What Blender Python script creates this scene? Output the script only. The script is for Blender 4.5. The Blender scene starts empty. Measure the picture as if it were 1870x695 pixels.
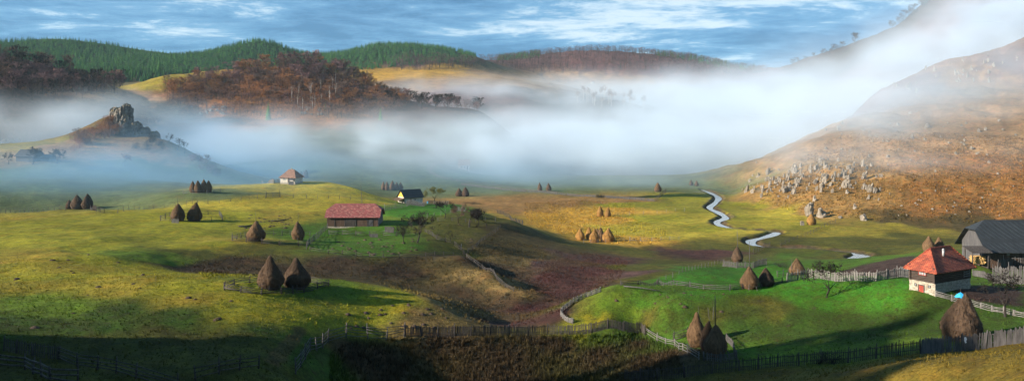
import bpy, bmesh, math, random
import numpy as np
from mathutils import Vector, Matrix
rng = np.random.default_rng(7)
random.seed(7)
S = bpy.context.scene
COL = S.collection
R_ = math.radians
# ------------------------------------------------------------------ camera
F, CX, HY, HC = 1335.0, 935.0, 232.0, 37.0     # focal length and centre in photo pixels, horizon row, eye height
cam = bpy.data.objects.new('camera', bpy.data.cameras.new('camera'))
COL.objects.link(cam)
cam.location = (0, 0, HC)
cam.rotation_euler = (R_(90), 0, 0)
cam.data.sensor_width = 36
cam.data.lens = 36 * F / 1870
cam.data.shift_y = -(347.5 - HY) / 1870
cam.data.clip_start = 0.5
cam.data.clip_end = 30000
S.camera = cam

def wp(px, py, Y):
    return ((px - CX) / F * Y, Y, HC - (py - HY) / F * Y)

# ------------------------------------------------------------------ noise
def _hash(ix, iy, seed):
    h = (ix.astype(np.int64) * 374761393 + iy.astype(np.int64) * 668265263 + seed * 974634777) & 0xffffffff
    h = ((h ^ (h >> 13)) * 1274126177) & 0xffffffff
    h = h ^ (h >> 16)
    return (h & 0xffff) / 65535.0

def vnoise(x, y, seed=0):
    ix, iy = np.floor(x), np.floor(y)
    fx, fy = x - ix, y - iy
    fx = fx * fx * (3 - 2 * fx); fy = fy * fy * (3 - 2 * fy)
    a = _hash(ix, iy, seed); b = _hash(ix + 1, iy, seed)
    c = _hash(ix, iy + 1, seed); d = _hash(ix + 1, iy + 1, seed)
    return (a * (1 - fx) + b * fx) * (1 - fy) + (c * (1 - fx) + d * fx) * fy * 1.0 - 0.5

def fbm(x, y, seed=0, oct=4, gain=.5):
    s, amp, tot = 0, 1.0, 0
    for k in range(oct):
        s = s + amp * vnoise(x * 2 ** k + 17.3 * k, y * 2 ** k - 9.1 * k, seed + k)
        tot += amp; amp *= gain
    return s / tot * 2

# ------------------------------------------------------------------ terrain control points
P = [  # photo column, photo row, distance in metres
 # left plateau
 (30,690,66),(300,690,68),(520,690,72),(100,640,76),(250,600,84),(450,600,86),(0,560,92),(200,540,100),(300,500,112),(450,520,106),(495,527,105),
 (0,500,112),(100,470,125),(0,440,150),(200,430,155),(300,455,148),(600,540,108),(700,570,106),(620,515,116),(700,530,114),(800,550,113),(850,585,107),
 (750,595,103),(560,605,92),(540,680,78),(570,640,86),(630,610,96.5),(735,612,101),(850,612,103),(950,612,105),(1060,608,106),(1170,602,107),
 (800,650,99),(900,690,94),(650,690,90),(1050,690,93),(1180,680,88),
 # slope below the camera on the right
 (1870,640,58),(1700,680,54),(1500,693,60),(1850,622,66),(1700,640,72),(1560,655,76),(1400,672,80),(1250,688,83),(1870,690,45),
 (1350,645,90),(1290,640,90),(1500,640,85),(1600,628,84),(1450,620,92),(1600,608,91),(1755,615,82),(1240,630,97),
 # green knoll
 (1050,560,112),(1035,578,110),(1130,523,116),(1250,530,115),(1330,524,114),(1400,520,113),(1510,540,106),(1480,510,114),(1560,505,113),(1660,515,104),(1690,540,97),(1775,515,108),(1870,560,92),
 (1870,500,118),(1200,570,106),(1200,600,104),(1400,590,99),(1550,580,99),(1130,590,107),(1300,600,100),(1700,580,93),
 # fields behind the knoll
 (1300,500,150),(1370,524,138),(1470,497,158),(1340,478,180),(1250,485,175),(1200,515,142),(1180,500,155),(1600,500,140),(1600,480,150),(1650,470,150),
 (1700,458,165),(1790,475,135),(1870,470,140),(1750,440,200),
 # valley floor
 (1100,440,240),(1200,440,237),(1300,430,249),(1060,440,240),(1200,390,312),(1000,380,333),(950,365,371),(1100,360,386),(1250,345,437),(1200,335,480),
 (1000,345,437),(870,355,402),(800,350,418),(720,348,425),(1100,320,560),(900,320,560),(850,305,600),(1200,320,560),(1300,320,560),
 (1300,470,205),(1400,440,237),(1500,440,237),(1600,440,237),(1480,457,219),(1570,470,208),(1500,470,207),(1600,420,263),(1400,400,294),(1300,385,323),(1150,465,205),(1130,480,185),
 # red gully
 (950,565,130),(1000,560,132),(1060,505,160),(1100,478,185),(1000,500,160),(1060,470,192),(905,592,115),(870,572,119),(825,548,124),
 # brown gully and the barn terrace
 (500,500,140),(400,493,141),(340,490,138),(270,470,137),(500,455,157),(700,510,140),(700,466,160),(650,440,181),(650,415,203),(800,468,168),(800,510,149),(850,532,140),(900,556,134),(845,468,161),(890,498,146),(938,531,137),(870,474,177),(920,506,161),(955,532,146),
 (467,438,165),(545,436,178),(300,440,160),(760,440,180),(850,420,206),(900,410,216),(900,440,195),(870,388,235),(820,385,240),(745,374,250),(720,376,248),
 (950,410,226),(1000,430,226),(1040,440,226),(930,462,186),(980,470,186),(900,470,176),(600,440,180),(590,415,203),(700,415,203),
 (650,365,265),(600,362,265),(510,360,262),(400,370,240),(338,403,200),(200,387,215),(145,382,228),(100,388,215),(0,390,212),
 # farmhouse hill
 (530,332,330),(460,340,300),(600,332,330),(640,340,315),(690,364,290),(500,350,290),(420,345,280),(367,350,262),(300,360,255),
 # hill with the outcrop
 (0,350,265),(100,350,275),(200,352,280),(0,300,330),(100,300,335),(200,300,350),(0,265,410),(75,263,420),(150,237,440),(185,222,442),(208,216,442),(232,228,440),(258,260,434),(285,268,430),
 (300,258,420),(350,285,400),(390,312,370),(420,338,340),(300,320,350),(350,340,310),
 # brown wood far left
 (0,180,560),(100,175,580),(200,168,620),(0,215,525),(0,100,640),(60,112,650),(120,130,660),(180,150,670),(215,165,680),
 # wooded hill
 (230,165,720),(280,150,740),(180,195,640),(250,200,650),(320,215,640),(300,140,760),(430,128,780),(540,120,780),(600,130,770),(650,150,750),(700,172,730),
 (760,190,720),(860,198,720),(900,215,720),(430,215,640),(550,215,640),(640,220,640),(430,260,560),(600,260,560),(450,300,480),(600,300,480),(750,260,600),
 # conifer hills
 (-150,90,1300),(0,88,1300),(75,73,1300),(150,75,1300),(230,90,1300),(335,109,1300),(400,97,1300),(480,75,1300),(540,98,1300),(580,106,1400),(690,83,1400),(780,86,1400),(860,101,1400),(890,114,1400),
 (100,130,1000),(250,130,1000),(600,132,1150),(700,137,1150),(800,130,1200),(900,127,1350),(680,152,1000),(800,150,1050),(900,140,1150),(950,160,1000),(800,180,900),(950,190,900),
 # purple ridge
 (905,112,1800),(1000,98,1800),(1080,92,1800),(1150,96,1800),(1250,106,1800),(1330,124,1800),(1400,133,1800),(1000,140,1500),(1200,140,1500),(1200,180,1200),(1100,178,1100),
 (1060,205,940),(1100,190,950),(1150,190,950),
 # far right mountain
 (1410,132,1500),(1480,104,1400),(1560,80,1300),(1650,40,1200),(1690,5,1150),(1800,-60,1100),(1900,-110,1050),(1500,150,1200),(1500,200,1000),(1700,100,950),(1600,150,950),(1850,0,950),
 # near right hill
 (1350,345,437),(1400,378,339),(1500,402,291),(1600,415,270),(1700,422,262),(1870,415,265),(1400,330,400),(1400,308,440),(1450,320,380),(1450,273,480),
 (1500,350,330),(1500,300,400),(1500,240,530),(1600,350,320),(1600,300,390),(1600,250,460),(1560,217,540),(1700,350,310),(1700,300,370),(1700,250,440),
 (1700,200,520),(1850,350,310),(1850,300,360),(1850,250,430),(1850,200,500),(1700,160,600),(1850,150,580),(1620,158,650),(1700,120,690),(1800,95,700),(1870,70,700),
]
def W(px, Y, z): return ((px - CX) / F * Y, Y, z)
PW = [wp(*p) for p in P] + [
 # ground the photo does not show: behind crests, below the frame, and a left hill made up for shade
 W(500,129,10.4), W(800,78,3.5), W(1050,76,4), W(600,76,7), (0,40,14), (14,40,15), (-14,40,16), (0,16,27), (0,5,31), (8,4,31), (-8,4,31), (25,20,27), (-25,30,22), (30,35,22), (45,30,25), (25,52,13),
 W(950,285,1.3), W(1000,262,.6), W(880,305,1.6), W(800,315,3.5), W(100,250,8), W(250,245,9), W(530,400,6), W(620,390,3), W(430,350,8.5), W(690,335,2.5), W(740,300,5),
 W(100,520,18), W(250,520,18), W(0,520,20), W(350,500,8), W(420,450,4), W(0,800,85), W(150,800,66), W(430,1000,95), W(600,1000,82), W(720,900,58), W(800,860,50),
 W(1130,850,32), W(900,800,14), W(1200,800,6), W(1000,700,3), W(1300,900,15), W(1620,850,58), W(1750,850,85), W(1500,720,12), W(1420,600,2), W(1400,800,8),
 W(0,2600,120), W(500,2600,120), W(1000,2600,130), W(1400,2600,110), W(1650,2000,150), W(1900,2600,160), W(500,5500,60), W(1300,5500,60), W(935,9000,40),
 (-125,8,71), (-125,-30,66), (-125,28,75), (-125,43,77), (-125,49,63), (-125,56,47), (-125,63,34), (-125,70,22), (-130,82,16), (-112,105,15), (-85,45,27), (-62,22,29), (-190,60,40), (-200,150,15), (-260,260,16), (-330,330,22), (-500,420,40), (-700,700,90),  # the steep hill at left is unseen, added to shade the foreground
 (110,40,24), (110,90,16), (140,130,13), (200,190,8), (300,260,8), (420,380,40), (600,600,120), (1200,900,280),
]
PW = np.array(PW)
def tr(x, y):
    return np.arctan2(x, y), np.log(np.hypot(x, y))
_cu, _cv = tr(PW[:, 0], PW[:, 1])
def _ker(du, dv): return np.sqrt(du * du + dv * dv + 0.02 ** 2)
_A = _ker(_cu[:, None] - _cu[None], _cv[:, None] - _cv[None]) - 1e-4 * 0
_n = len(PW)
_M = np.zeros((_n + 1, _n + 1)); _M[:_n, :_n] = _A + np.eye(_n) * 1e-5; _M[:_n, _n] = 1; _M[_n, :_n] = 1
_w = np.linalg.solve(_M, np.append(PW[:, 2], 0))

# the stream, as world points (x, y) and half width
RIVER_PX = [(1283,345),(1300,352),(1312,360),(1306,369),(1296,378),(1313,387),(1325,396),(1309,404),(1330,414),(1385,419),(1418,422),(1400,430),(1372,437),(1380,446),(1420,450),(1480,452),(1540,457),(1575,463),(1562,471),(1600,478)]
def _flat(px, py):
    Y = HC * F / (py - HY); return ((px - CX) / F * Y, Y)
def smooth_path(pts, n=8):
    pts = [np.array(p, float) for p in pts]; out = []
    for i in range(len(pts) - 1):
        p0 = pts[max(i - 1, 0)]; p1 = pts[i]; p2 = pts[i + 1]; p3 = pts[min(i + 2, len(pts) - 1)]
        for k in range(n):
            t = k / n
            out.append(.5 * ((2 * p1) + (-p0 + p2) * t + (2 * p0 - 5 * p1 + 4 * p2 - p3) * t * t + (-p0 + 3 * p1 - 3 * p2 + p3) * t ** 3))
    out.append(pts[-1]); return np.array(out)
RIV = smooth_path([_flat(*p) for p in RIVER_PX], 6)
def river_dist(x, y):
    x = np.atleast_1d(x).astype(float); y = np.atleast_1d(y).astype(float)
    d = np.full(x.shape, 1e9)
    sel = (y > 185) & (y < 480) & (x > 40) & (x < 190)
    if sel.any():
        xs, ys = x[sel], y[sel]; dd = np.full(xs.shape, 1e9)
        for i in range(len(RIV) - 1):
            a, b = RIV[i], RIV[i + 1]; ab = b - a; L = ab @ ab + 1e-9
            t = np.clip(((xs - a[0]) * ab[0] + (ys - a[1]) * ab[1]) / L, 0, 1)
            dd = np.minimum(dd, np.hypot(xs - a[0] - t * ab[0], ys - a[1] - t * ab[1]))
        d[sel] = dd
    return d

def base_height(x, y):
    x = np.atleast_1d(np.asarray(x, float)); y = np.atleast_1d(np.asarray(y, float))
    u, v = tr(x, y); z = np.empty(x.shape)
    for s in range(0, len(x), 20000):
        e = slice(s, s + 20000)
        z[e] = _ker(u[e, None] - _cu[None], v[e, None] - _cv[None]) @ _w[:-1] + _w[-1]
    return z
def height(x, y):
    x = np.atleast_1d(np.asarray(x, float)); y = np.atleast_1d(np.asarray(y, float))
    z = base_height(x, y)
    r = np.hypot(x, y)
    k = np.clip((r - 260) / 500, 0, 1)
    z = z + fbm(x / 17, y / 17, 13, 2) * .55 * (r < 420) + fbm(x / 6, y / 6, 3, 3) * .30 + fbm(x / 14, y / 14, 19, 4) * 3.2 * np.clip((r - 250) / 80, 0, 1) * np.clip((z - 3) / 8, 0, 1) * (x > 60) + fbm(x / 1.9, y / 1.9, 9, 2) * .10 * (r < 160) + fbm(x / 45, y / 45, 5, 4) * 5.0 * k * np.clip(1.6 - r / 1100, .25, 1) * np.clip(z / 20, 0, 1)
    rd = river_dist(x, y)
    m = np.clip(1 - (rd - 1.7) / 1.6, 0, 1); m = m * m * (3 - 2 * m)
    m2 = np.clip(1 - (rd - 5) / 14, 0, 1); m2 = m2 * m2 * (3 - 2 * m2)
    return z * (1 - m2 * .92) - m * .75 + .26 * np.exp(-((rd - 3.4) / 1.2) ** 2)
def gz(x, y): return float(height(x, y)[0])
def pick(px, py, rmin=35, rmax=4000):
    """Where the sight line through a photo pixel meets the ground: world x, y, z."""
    for tries in range(8):
        Y = np.exp(np.linspace(math.log(rmin), math.log(rmax), 1500))
        X = (px - CX) / F * Y; Zr = HC - (py - HY) / F * Y
        d = Zr - height(X, Y)
        i = np.argmax(d < 0)
        if d[i] < 0:
            if i == 0: return float(X[0]), float(Y[0]), float(Zr[0])
            t = d[i - 1] / (d[i - 1] - d[i]); yy = Y[i - 1] + t * (Y[i] - Y[i - 1]); xx = (px - CX) / F * yy
            return xx, yy, gz(xx, yy)
        py += 1.5
    Y = 600.; X = (px - CX) / F * Y
    return X, Y, gz(X, Y)
def at(px, Y):
    X = (px - CX) / F * Y; return X, Y, gz(X, Y)

# ------------------------------------------------------------------ tagging
def tag(o, label=None, cat=None, group=None, kind=None):
    if label: o['label'] = label
    if cat: o['category'] = cat
    if group: o['group'] = group
    if kind: o['kind'] = kind
    return o
def empty(name, loc, rz=0, **k):
    o = bpy.data.objects.new(name, None); COL.objects.link(o)
    o.location = loc; o.rotation_euler.z = rz; o.empty_display_size = .3
    return tag(o, **k)
def link(name, me, parent=None, loc=None):
    o = bpy.data.objects.new(name, me); COL.objects.link(o)
    if parent is not None: o.parent = parent
    if loc is not None: o.location = loc
    return o
KIDS = {}
def copy_tree(o, parent=None, kids=None):
    c = o.copy(); COL.objects.link(c)
    if parent is not None: c.parent = parent
    for ch in [q for q in o.children]:
        copy_tree(ch, c)
    return c

# ------------------------------------------------------------------ mesh builder
class MB:
    def __init__(s): s.v = []; s.f = []; s.m = []; s.sm = []
    def add(s, vs, fs, mat=0, smooth=False):
        o = len(s.v); s.v.extend([tuple(p) for p in vs])
        for f in fs: s.f.append(tuple(i + o for i in f)); s.m.append(mat); s.sm.append(smooth)
    def box(s, lo, hi, mat=0, M=None):
        x0, y0, z0 = lo; x1, y1, z1 = hi
        v = [(x0,y0,z0),(x1,y0,z0),(x1,y1,z0),(x0,y1,z0),(x0,y0,z1),(x1,y0,z1),(x1,y1,z1),(x0,y1,z1)]
        if M is not None: v = [tuple(M @ Vector(p)) for p in v]
        s.add(v, [(0,3,2,1),(4,5,6,7),(0,1,5,4),(1,2,6,5),(2,3,7,6),(3,0,4,7)], mat)
    def tube(s, pts, rad, n=6, mat=0, cap=True, smooth=True):
        pts = [Vector(p) for p in pts]
        if not hasattr(rad, '__len__'): rad = [rad] * len(pts)
        vs = []; fs = []
        for i, p in enumerate(pts):
            d = (pts[min(i + 1, len(pts) - 1)] - pts[max(i - 1, 0)])
            d = d.normalized() if d.length > 1e-9 else Vector((0, 0, 1))
            a = d.cross(Vector((0, 0, 1)) if abs(d.z) < .9 else Vector((1, 0, 0))).normalized(); b = d.cross(a)
            for k in range(n):
                t = 2 * math.pi * k / n
                vs.append(p + (a * math.cos(t) + b * math.sin(t)) * rad[i])
        for i in range(len(pts) - 1):
            for k in range(n):
                fs.append((i * n + k, i * n + (k + 1) % n, (i + 1) * n + (k + 1) % n, (i + 1) * n + k))
        if cap:
            fs.append(tuple(range(n))[::-1]); fs.append(tuple((len(pts) - 1) * n + k for k in range(n)))
        s.add(vs, fs, mat, smooth)
    def bar(s, a, b, w, h, mat=0):
        """A square timber from a to b."""
        a = Vector(a); b = Vector(b); d = (b - a); L = d.length; d.normalize()
        sx = d.cross(Vector((0, 0, 1)) if abs(d.z) < .95 else Vector((0, 1, 0))).normalized(); up = sx.cross(d)
        v = []
        for q in (a, b):
            for i, j in ((-1,-1),(1,-1),(1,1),(-1,1)): v.append(q + sx * (i * w / 2) + up * (j * h / 2))
        s.add(v, [(3,2,1,0),(4,5,6,7),(0,1,5,4),(1,2,6,5),(2,3,7,6),(3,0,4,7)], mat)
    def mesh(s, name, mats):
        me = bpy.data.meshes.new(name); me.from_pydata(s.v, [], s.f)
        for m in (mats if isinstance(mats, (list, tuple)) else [mats]): me.materials.append(m)
        me.polygons.foreach_set('material_index', s.m); me.polygons.foreach_set('use_smooth', s.sm)
        me.update(); return me
    def build(s, name, mats, parent=None, loc=None): return link(name, s.mesh(name, mats), parent, loc)

# ------------------------------------------------------------------ materials
def nodes(name):
    m = bpy.data.materials.new(name); m.use_nodes = True
    nt = m.node_tree; b = nt.nodes['Principled BSDF']
    return m, nt, b
def nd(nt, t, **k):
    n = nt.nodes.new(t)
    for a, v in k.items():
        if a.startswith('i_'): n.inputs[int(a[2:])].default_value = v
        else: setattr(n, a, v)
    return n
def ramp(nt, stops):
    r = nt.nodes.new('ShaderNodeValToRGB'); cr = r.color_ramp
    while len(cr.elements) < len(stops): cr.elements.new(.5)
    for e, (p, c) in zip(cr.elements, stops):
        e.position = p; e.color = (*c, 1) if len(c) == 3 else c
    return r
def mat_noise(name, c1, c2, scale=2., rough=.9, stretch=(1,1,1), bump=.3, bscale=None, detail=5, rand=0., dist=.05, spec=.2):
    """Two-tone weathered surface: noise between two colours, bump, and a per-object tone shift."""
    m, nt, b = nodes(name); L = nt.links.new
    tc = nd(nt, 'ShaderNodeTexCoord'); mp = nd(nt, 'ShaderNodeMapping'); mp.inputs['Scale'].default_value = stretch
    L(tc.outputs['Object'], mp.inputs[0])
    n = nd(nt, 'ShaderNodeTexNoise'); n.inputs['Scale'].default_value = scale; n.inputs['Detail'].default_value = detail; n.inputs['Roughness'].default_value = .65
    L(mp.outputs[0], n.inputs['Vector'])
    r = ramp(nt, [(.32, c1), (.68, c2)]); L(n.outputs[0], r.inputs[0])
    out = r.outputs[0]
    if rand:
        oi = nd(nt, 'ShaderNodeObjectInfo'); mr = nd(nt, 'ShaderNodeMapRange'); mr.inputs[3].default_value = 1 - rand; mr.inputs[4].default_value = 1 + rand
        L(oi.outputs['Random'], mr.inputs[0])
        mx = nd(nt, 'ShaderNodeVectorMath', operation='SCALE'); L(out, mx.inputs[0]); L(mr.outputs[0], mx.inputs['Scale']); out = mx.outputs[0]
    L(out, b.inputs['Base Color']); b.inputs['Roughness'].default_value = rough; b.inputs['Specular IOR Level'].default_value = spec
    if bump:
        n2 = nd(nt, 'ShaderNodeTexNoise'); n2.inputs['Scale'].default_value = bscale or scale * 3; n2.inputs['Detail'].default_value = 4
        L(mp.outputs[0], n2.inputs['Vector'])
        bp = nd(nt, 'ShaderNodeBump'); bp.inputs['Strength'].default_value = bump; bp.inputs['Distance'].default_value = dist
        L(n2.outputs[0], bp.inputs['Height']); L(bp.outputs[0], b.inputs['Normal'])
    return m
HAZE = .00005
FOG = .015
EXPO = 1.34
FOG_COL = (.72, .855, .985)
FB = [  # photo column, row, distance, half width (photo px), half depth, half height, strength
 (930,266,640,410,130,20,1.7),(1250,262,620,230,130,24,1.3),(600,272,600,260,90,15,1.6),(450,285,520,150,70,15,1.2),
 (1230,197,950,220,170,29,1.0),(1060,165,1250,190,150,17,.45),(1340,178,1100,130,150,29,1.0),(860,168,900,150,80,13,.75),(790,205,820,200,80,11,.35),
 (1450,235,760,120,120,42,1.2),(1570,185,850,110,110,42,1.1),(1710,110,850,100,90,42,1.1),(1850,50,830,120,90,60,1.1),(1950,-20,830,120,90,80,1.0),
 (1720,180,450,240,45,9,1.1),(1640,277,345,220,35,7,.7),(1480,300,420,100,50,14,.45),(1760,110,540,220,50,24,1.0),(1545,212,485,90,50,18,.9),(1610,160,570,100,60,22,1.0),(1890,0,800,110,80,45,.8),(1600,225,470,100,50,12,.35),
 (60,215,500,200,50,12,1.1),(170,190,570,110,50,8,.35),(30,250,470,100,40,14,.7),(1150,332,480,250,50,6,.3),
]
FOG_BLOBS = [(wp(a, b, c), (d / F * c, e, f), k) for a, b, c, d, e, f, k in FB]
MB_ = [(110,335,290,260,35,8,.95),(60,298,340,220,40,10,.5),(310,314,340,150,50,12,.95),(350,255,500,130,60,16,.6),(700,318,470,330,60,9,.6),(1000,335,470,260,50,7,.3),(480,300,420,150,50,10,.45)]
MIST_BLOBS = [(wp(a, b, c), (d / F * c, e, f), k) for a, b, c, d, e, f, k in MB_]
# ------------------------------------------------------------------ what grows where: two tones per cover
K = dict(
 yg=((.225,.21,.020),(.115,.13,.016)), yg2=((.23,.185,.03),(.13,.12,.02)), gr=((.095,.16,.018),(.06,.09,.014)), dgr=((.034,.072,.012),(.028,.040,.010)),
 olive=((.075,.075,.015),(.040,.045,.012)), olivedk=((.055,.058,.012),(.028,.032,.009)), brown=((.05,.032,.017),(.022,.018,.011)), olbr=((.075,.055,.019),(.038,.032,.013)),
 straw=((.165,.112,.040),(.075,.056,.022)), green=((.045,.115,.014),(.042,.07,.012)), bgreen=((.036,.155,.015),(.045,.095,.012)), goldyg=((.36,.29,.03),(.20,.18,.022)),
 gold=((.44,.26,.035),(.24,.145,.025)), goldbr=((.25,.14,.045),(.13,.08,.03)), rb=((.12,.055,.045),(.06,.03,.026)), purp=((.075,.042,.037),(.04,.026,.023)),
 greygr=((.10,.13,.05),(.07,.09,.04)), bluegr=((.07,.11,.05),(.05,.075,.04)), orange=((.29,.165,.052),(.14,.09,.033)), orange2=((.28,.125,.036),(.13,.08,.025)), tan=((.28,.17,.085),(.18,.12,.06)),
 rust=((.17,.065,.025),(.07,.035,.02)), orust=((.28,.12,.03),(.13,.06,.022)), pinkbr=((.17,.10,.09),(.09,.06,.055)), drygr=((.055,.036,.019),(.02,.018,.010)), ochre=((.125,.09,.019),(.07,.058,.014)),
 conif=((.02,.055,.02),(.015,.035,.015)), soil=((.055,.036,.03),(.03,.02,.017)), path=((.16,.14,.10),(.11,.10,.07)), woodfl=((.09,.05,.04),(.04,.028,.024)), purpr=((.13,.06,.055),(.07,.04,.038)),
 red=((.07,.031,.027),(.034,.018,.016)),
)
CP = []
def cov(key, *pp):
    for p in pp: CP.append((p[0], p[1], key))
cov('yg',(100,405),(200,400),(100,430),(300,425),(200,480),(300,500),(120,500),(350,525),(450,565),(600,555),(700,565),(640,585),(450,410),(400,395),(380,450),(200,450),(700,545),(540,580))
cov('yg2',(20,400),(40,470),(150,490),(230,520),(340,545),(60,520),(500,395),(420,440))
cov('gr',(30,555),(130,560),(560,535),(620,525),(280,465))
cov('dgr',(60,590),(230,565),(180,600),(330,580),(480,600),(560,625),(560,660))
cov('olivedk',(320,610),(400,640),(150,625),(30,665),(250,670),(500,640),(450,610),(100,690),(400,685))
cov('brown',(400,490),(500,485),(600,485),(700,490),(340,490),(880,480),(760,500),(440,475))
cov('olive',(450,455),(350,465),(740,445),(830,420),(870,400),(820,440),(1150,455),(1100,450),(1400,460),(1500,470),(600,460))
cov('olbr',(800,515),(930,420),(1000,445),(860,530),(940,455))
cov('straw',(800,550),(860,580),(760,590),(880,500),(910,520),(850,490),(960,475),(840,560)); cov('olbr',(820,480),(900,455),(930,470)); cov('brown',(930,505),(890,482),(850,535),(900,555))
cov('goldyg',(560,375),(650,366),(600,380),(500,372),(420,372),(1150,420),(1250,430),(540,345),(480,345),(600,340))
cov('green',(620,440),(700,440),(600,450),(560,420))
cov('bgreen',(640,428),(700,428),(780,384),(740,384),(800,378))
cov('goldbr',(950,368),(880,372),(1010,368),(1070,368),(1150,365),(940,385))
cov('gold',(1000,390),(1010,412),(1100,402),(1060,390),(1130,440),(1170,438),(1130,385))
cov('yg',(1200,400),(1260,385),(1200,370),(1350,400),(1300,415),(1450,415),(1330,375),(1150,372),(1250,360))
cov('goldyg',(1200,412),(1400,410),(1340,425),(1300,400),(1420,390))
cov('olive',(1550,440),(1650,430),(1700,440),(1600,455),(1300,450),(1450,440))
cov('yg2',(1570,425),(1650,420),(1480,425))
cov('red',(1000,505),(1020,535),(960,560),(1080,495),(1120,478),(1000,575),(1060,520),(1250,462),(1310,462),(940,590))
cov('purp',(990,480),(1050,470),(1140,500))
cov('olive',(1160,490),(1250,480),(1190,505))
cov('bgreen',(1300,500),(1250,510),(1340,505),(1280,490))
cov('green',(1400,500),(1450,480),(1430,465),(1510,490))
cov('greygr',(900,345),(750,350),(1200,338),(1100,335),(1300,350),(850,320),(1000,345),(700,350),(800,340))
cov('gr',(1100,550),(1060,570),(1150,575)); cov('yg',(1045,578),(1080,580))
cov('green',(1180,540),(1230,545),(1250,605),(1200,600),(1330,640),(1790,520))
cov('bgreen',(1300,535),(1400,535),(1500,530),(1600,525),(1560,545),(1650,540),(1480,545))
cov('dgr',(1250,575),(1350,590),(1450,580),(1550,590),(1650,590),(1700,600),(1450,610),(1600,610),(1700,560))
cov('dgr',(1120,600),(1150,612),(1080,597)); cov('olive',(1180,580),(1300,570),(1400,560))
cov('gr',(1480,640),(1600,632),(1400,650))
cov('drygr',(700,660),(900,660),(1100,650),(1200,660),(1000,630),(800,640),(640,640),(1180,630),(900,690),(1230,650))
cov('ochre',(1400,690),(1700,670),(1870,650),(1550,680),(1780,640),(1850,690))
cov('orange',(1500,350),(1450,330),(1600,370),(1550,320),(1420,350),(1500,385)); cov('orange2',(1750,350),(1850,350),(1680,380),(1850,390),(1800,310)); cov('tan',(1600,260),(1800,260),(1550,240),(1700,220),(1500,280),(1850,220))
cov('olbr',(1650,400),(1750,405),(1850,408)); cov('pinkbr',(1700,140),(1850,120),(1640,160)); cov('tan',(1800,160),(1750,130))
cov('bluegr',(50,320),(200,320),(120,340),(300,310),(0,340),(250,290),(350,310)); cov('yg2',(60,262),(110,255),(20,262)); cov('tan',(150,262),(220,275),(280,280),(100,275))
cov('straw',(150,245),(180,235)); cov('brown',(200,245),(270,245)); cov('greygr',(300,360),(400,350),(220,365),(100,365))
cov('tan',(250,170),(320,212),(220,190),(280,195)); cov('yg2',(265,158),(290,150)); cov('orust',(400,205),(500,205),(600,205),(350,195),(460,190)); cov('rust',(400,170),(500,160),(600,160),(650,190),(330,170),(550,190)); cov('woodfl',(700,190),(800,195),(100,150),(30,130),(50,170),(160,165),(900,210))
cov('gold',(720,135),(780,130),(830,125)); cov('tan',(870,130),(930,140),(800,150),(900,150)); cov('pinkbr',(750,115),(900,190),(850,170))
cov('conif',(75,90),(230,100),(400,108),(480,90),(150,90),(330,110),(700,100),(800,100),(620,105),(300,90))
cov('purpr',(1000,110),(1100,100),(1200,110),(1300,122),(940,112),(1080,120),(1200,130),(1400,135)); cov('tan',(1050,140),(1150,150),(1000,150)); cov('brown',(1120,190),(1060,205),(1170,190))
cov('brown',(1450,125),(1560,85),(1620,60),(1500,130)); cov('pinkbr',(1550,160),(1650,110))
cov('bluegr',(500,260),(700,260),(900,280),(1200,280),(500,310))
SP = [  # covers out of frame
 (-125,10,'olive'),(-60,22,'olivedk'),(0,15,'ochre'),(30,30,'ochre'),(0,60,'drygr'),(-200,150,'yg'),(-260,260,'olive'),(150,150,'green'),(420,380,'orange'),(600,600,'brown'),
]
_pp = [pick(px, py) for px, py, k in CP]
_cx = np.array([p[0] for p in _pp] + [s[0] for s in SP], float); _cy = np.array([p[1] for p in _pp] + [s[1] for s in SP], float)
for _k in ('yg','yg2','gr','dgr','olive','olivedk','green','bgreen','ochre'): K[_k] = tuple(tuple(v * f_ for v, f_ in zip(c, (1.02, 1.0, .75))) for c in K[_k])
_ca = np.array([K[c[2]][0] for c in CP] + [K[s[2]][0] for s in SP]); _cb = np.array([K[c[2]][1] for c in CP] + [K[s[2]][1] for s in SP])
_ku, _kv = tr(_cx, _cy)
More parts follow.
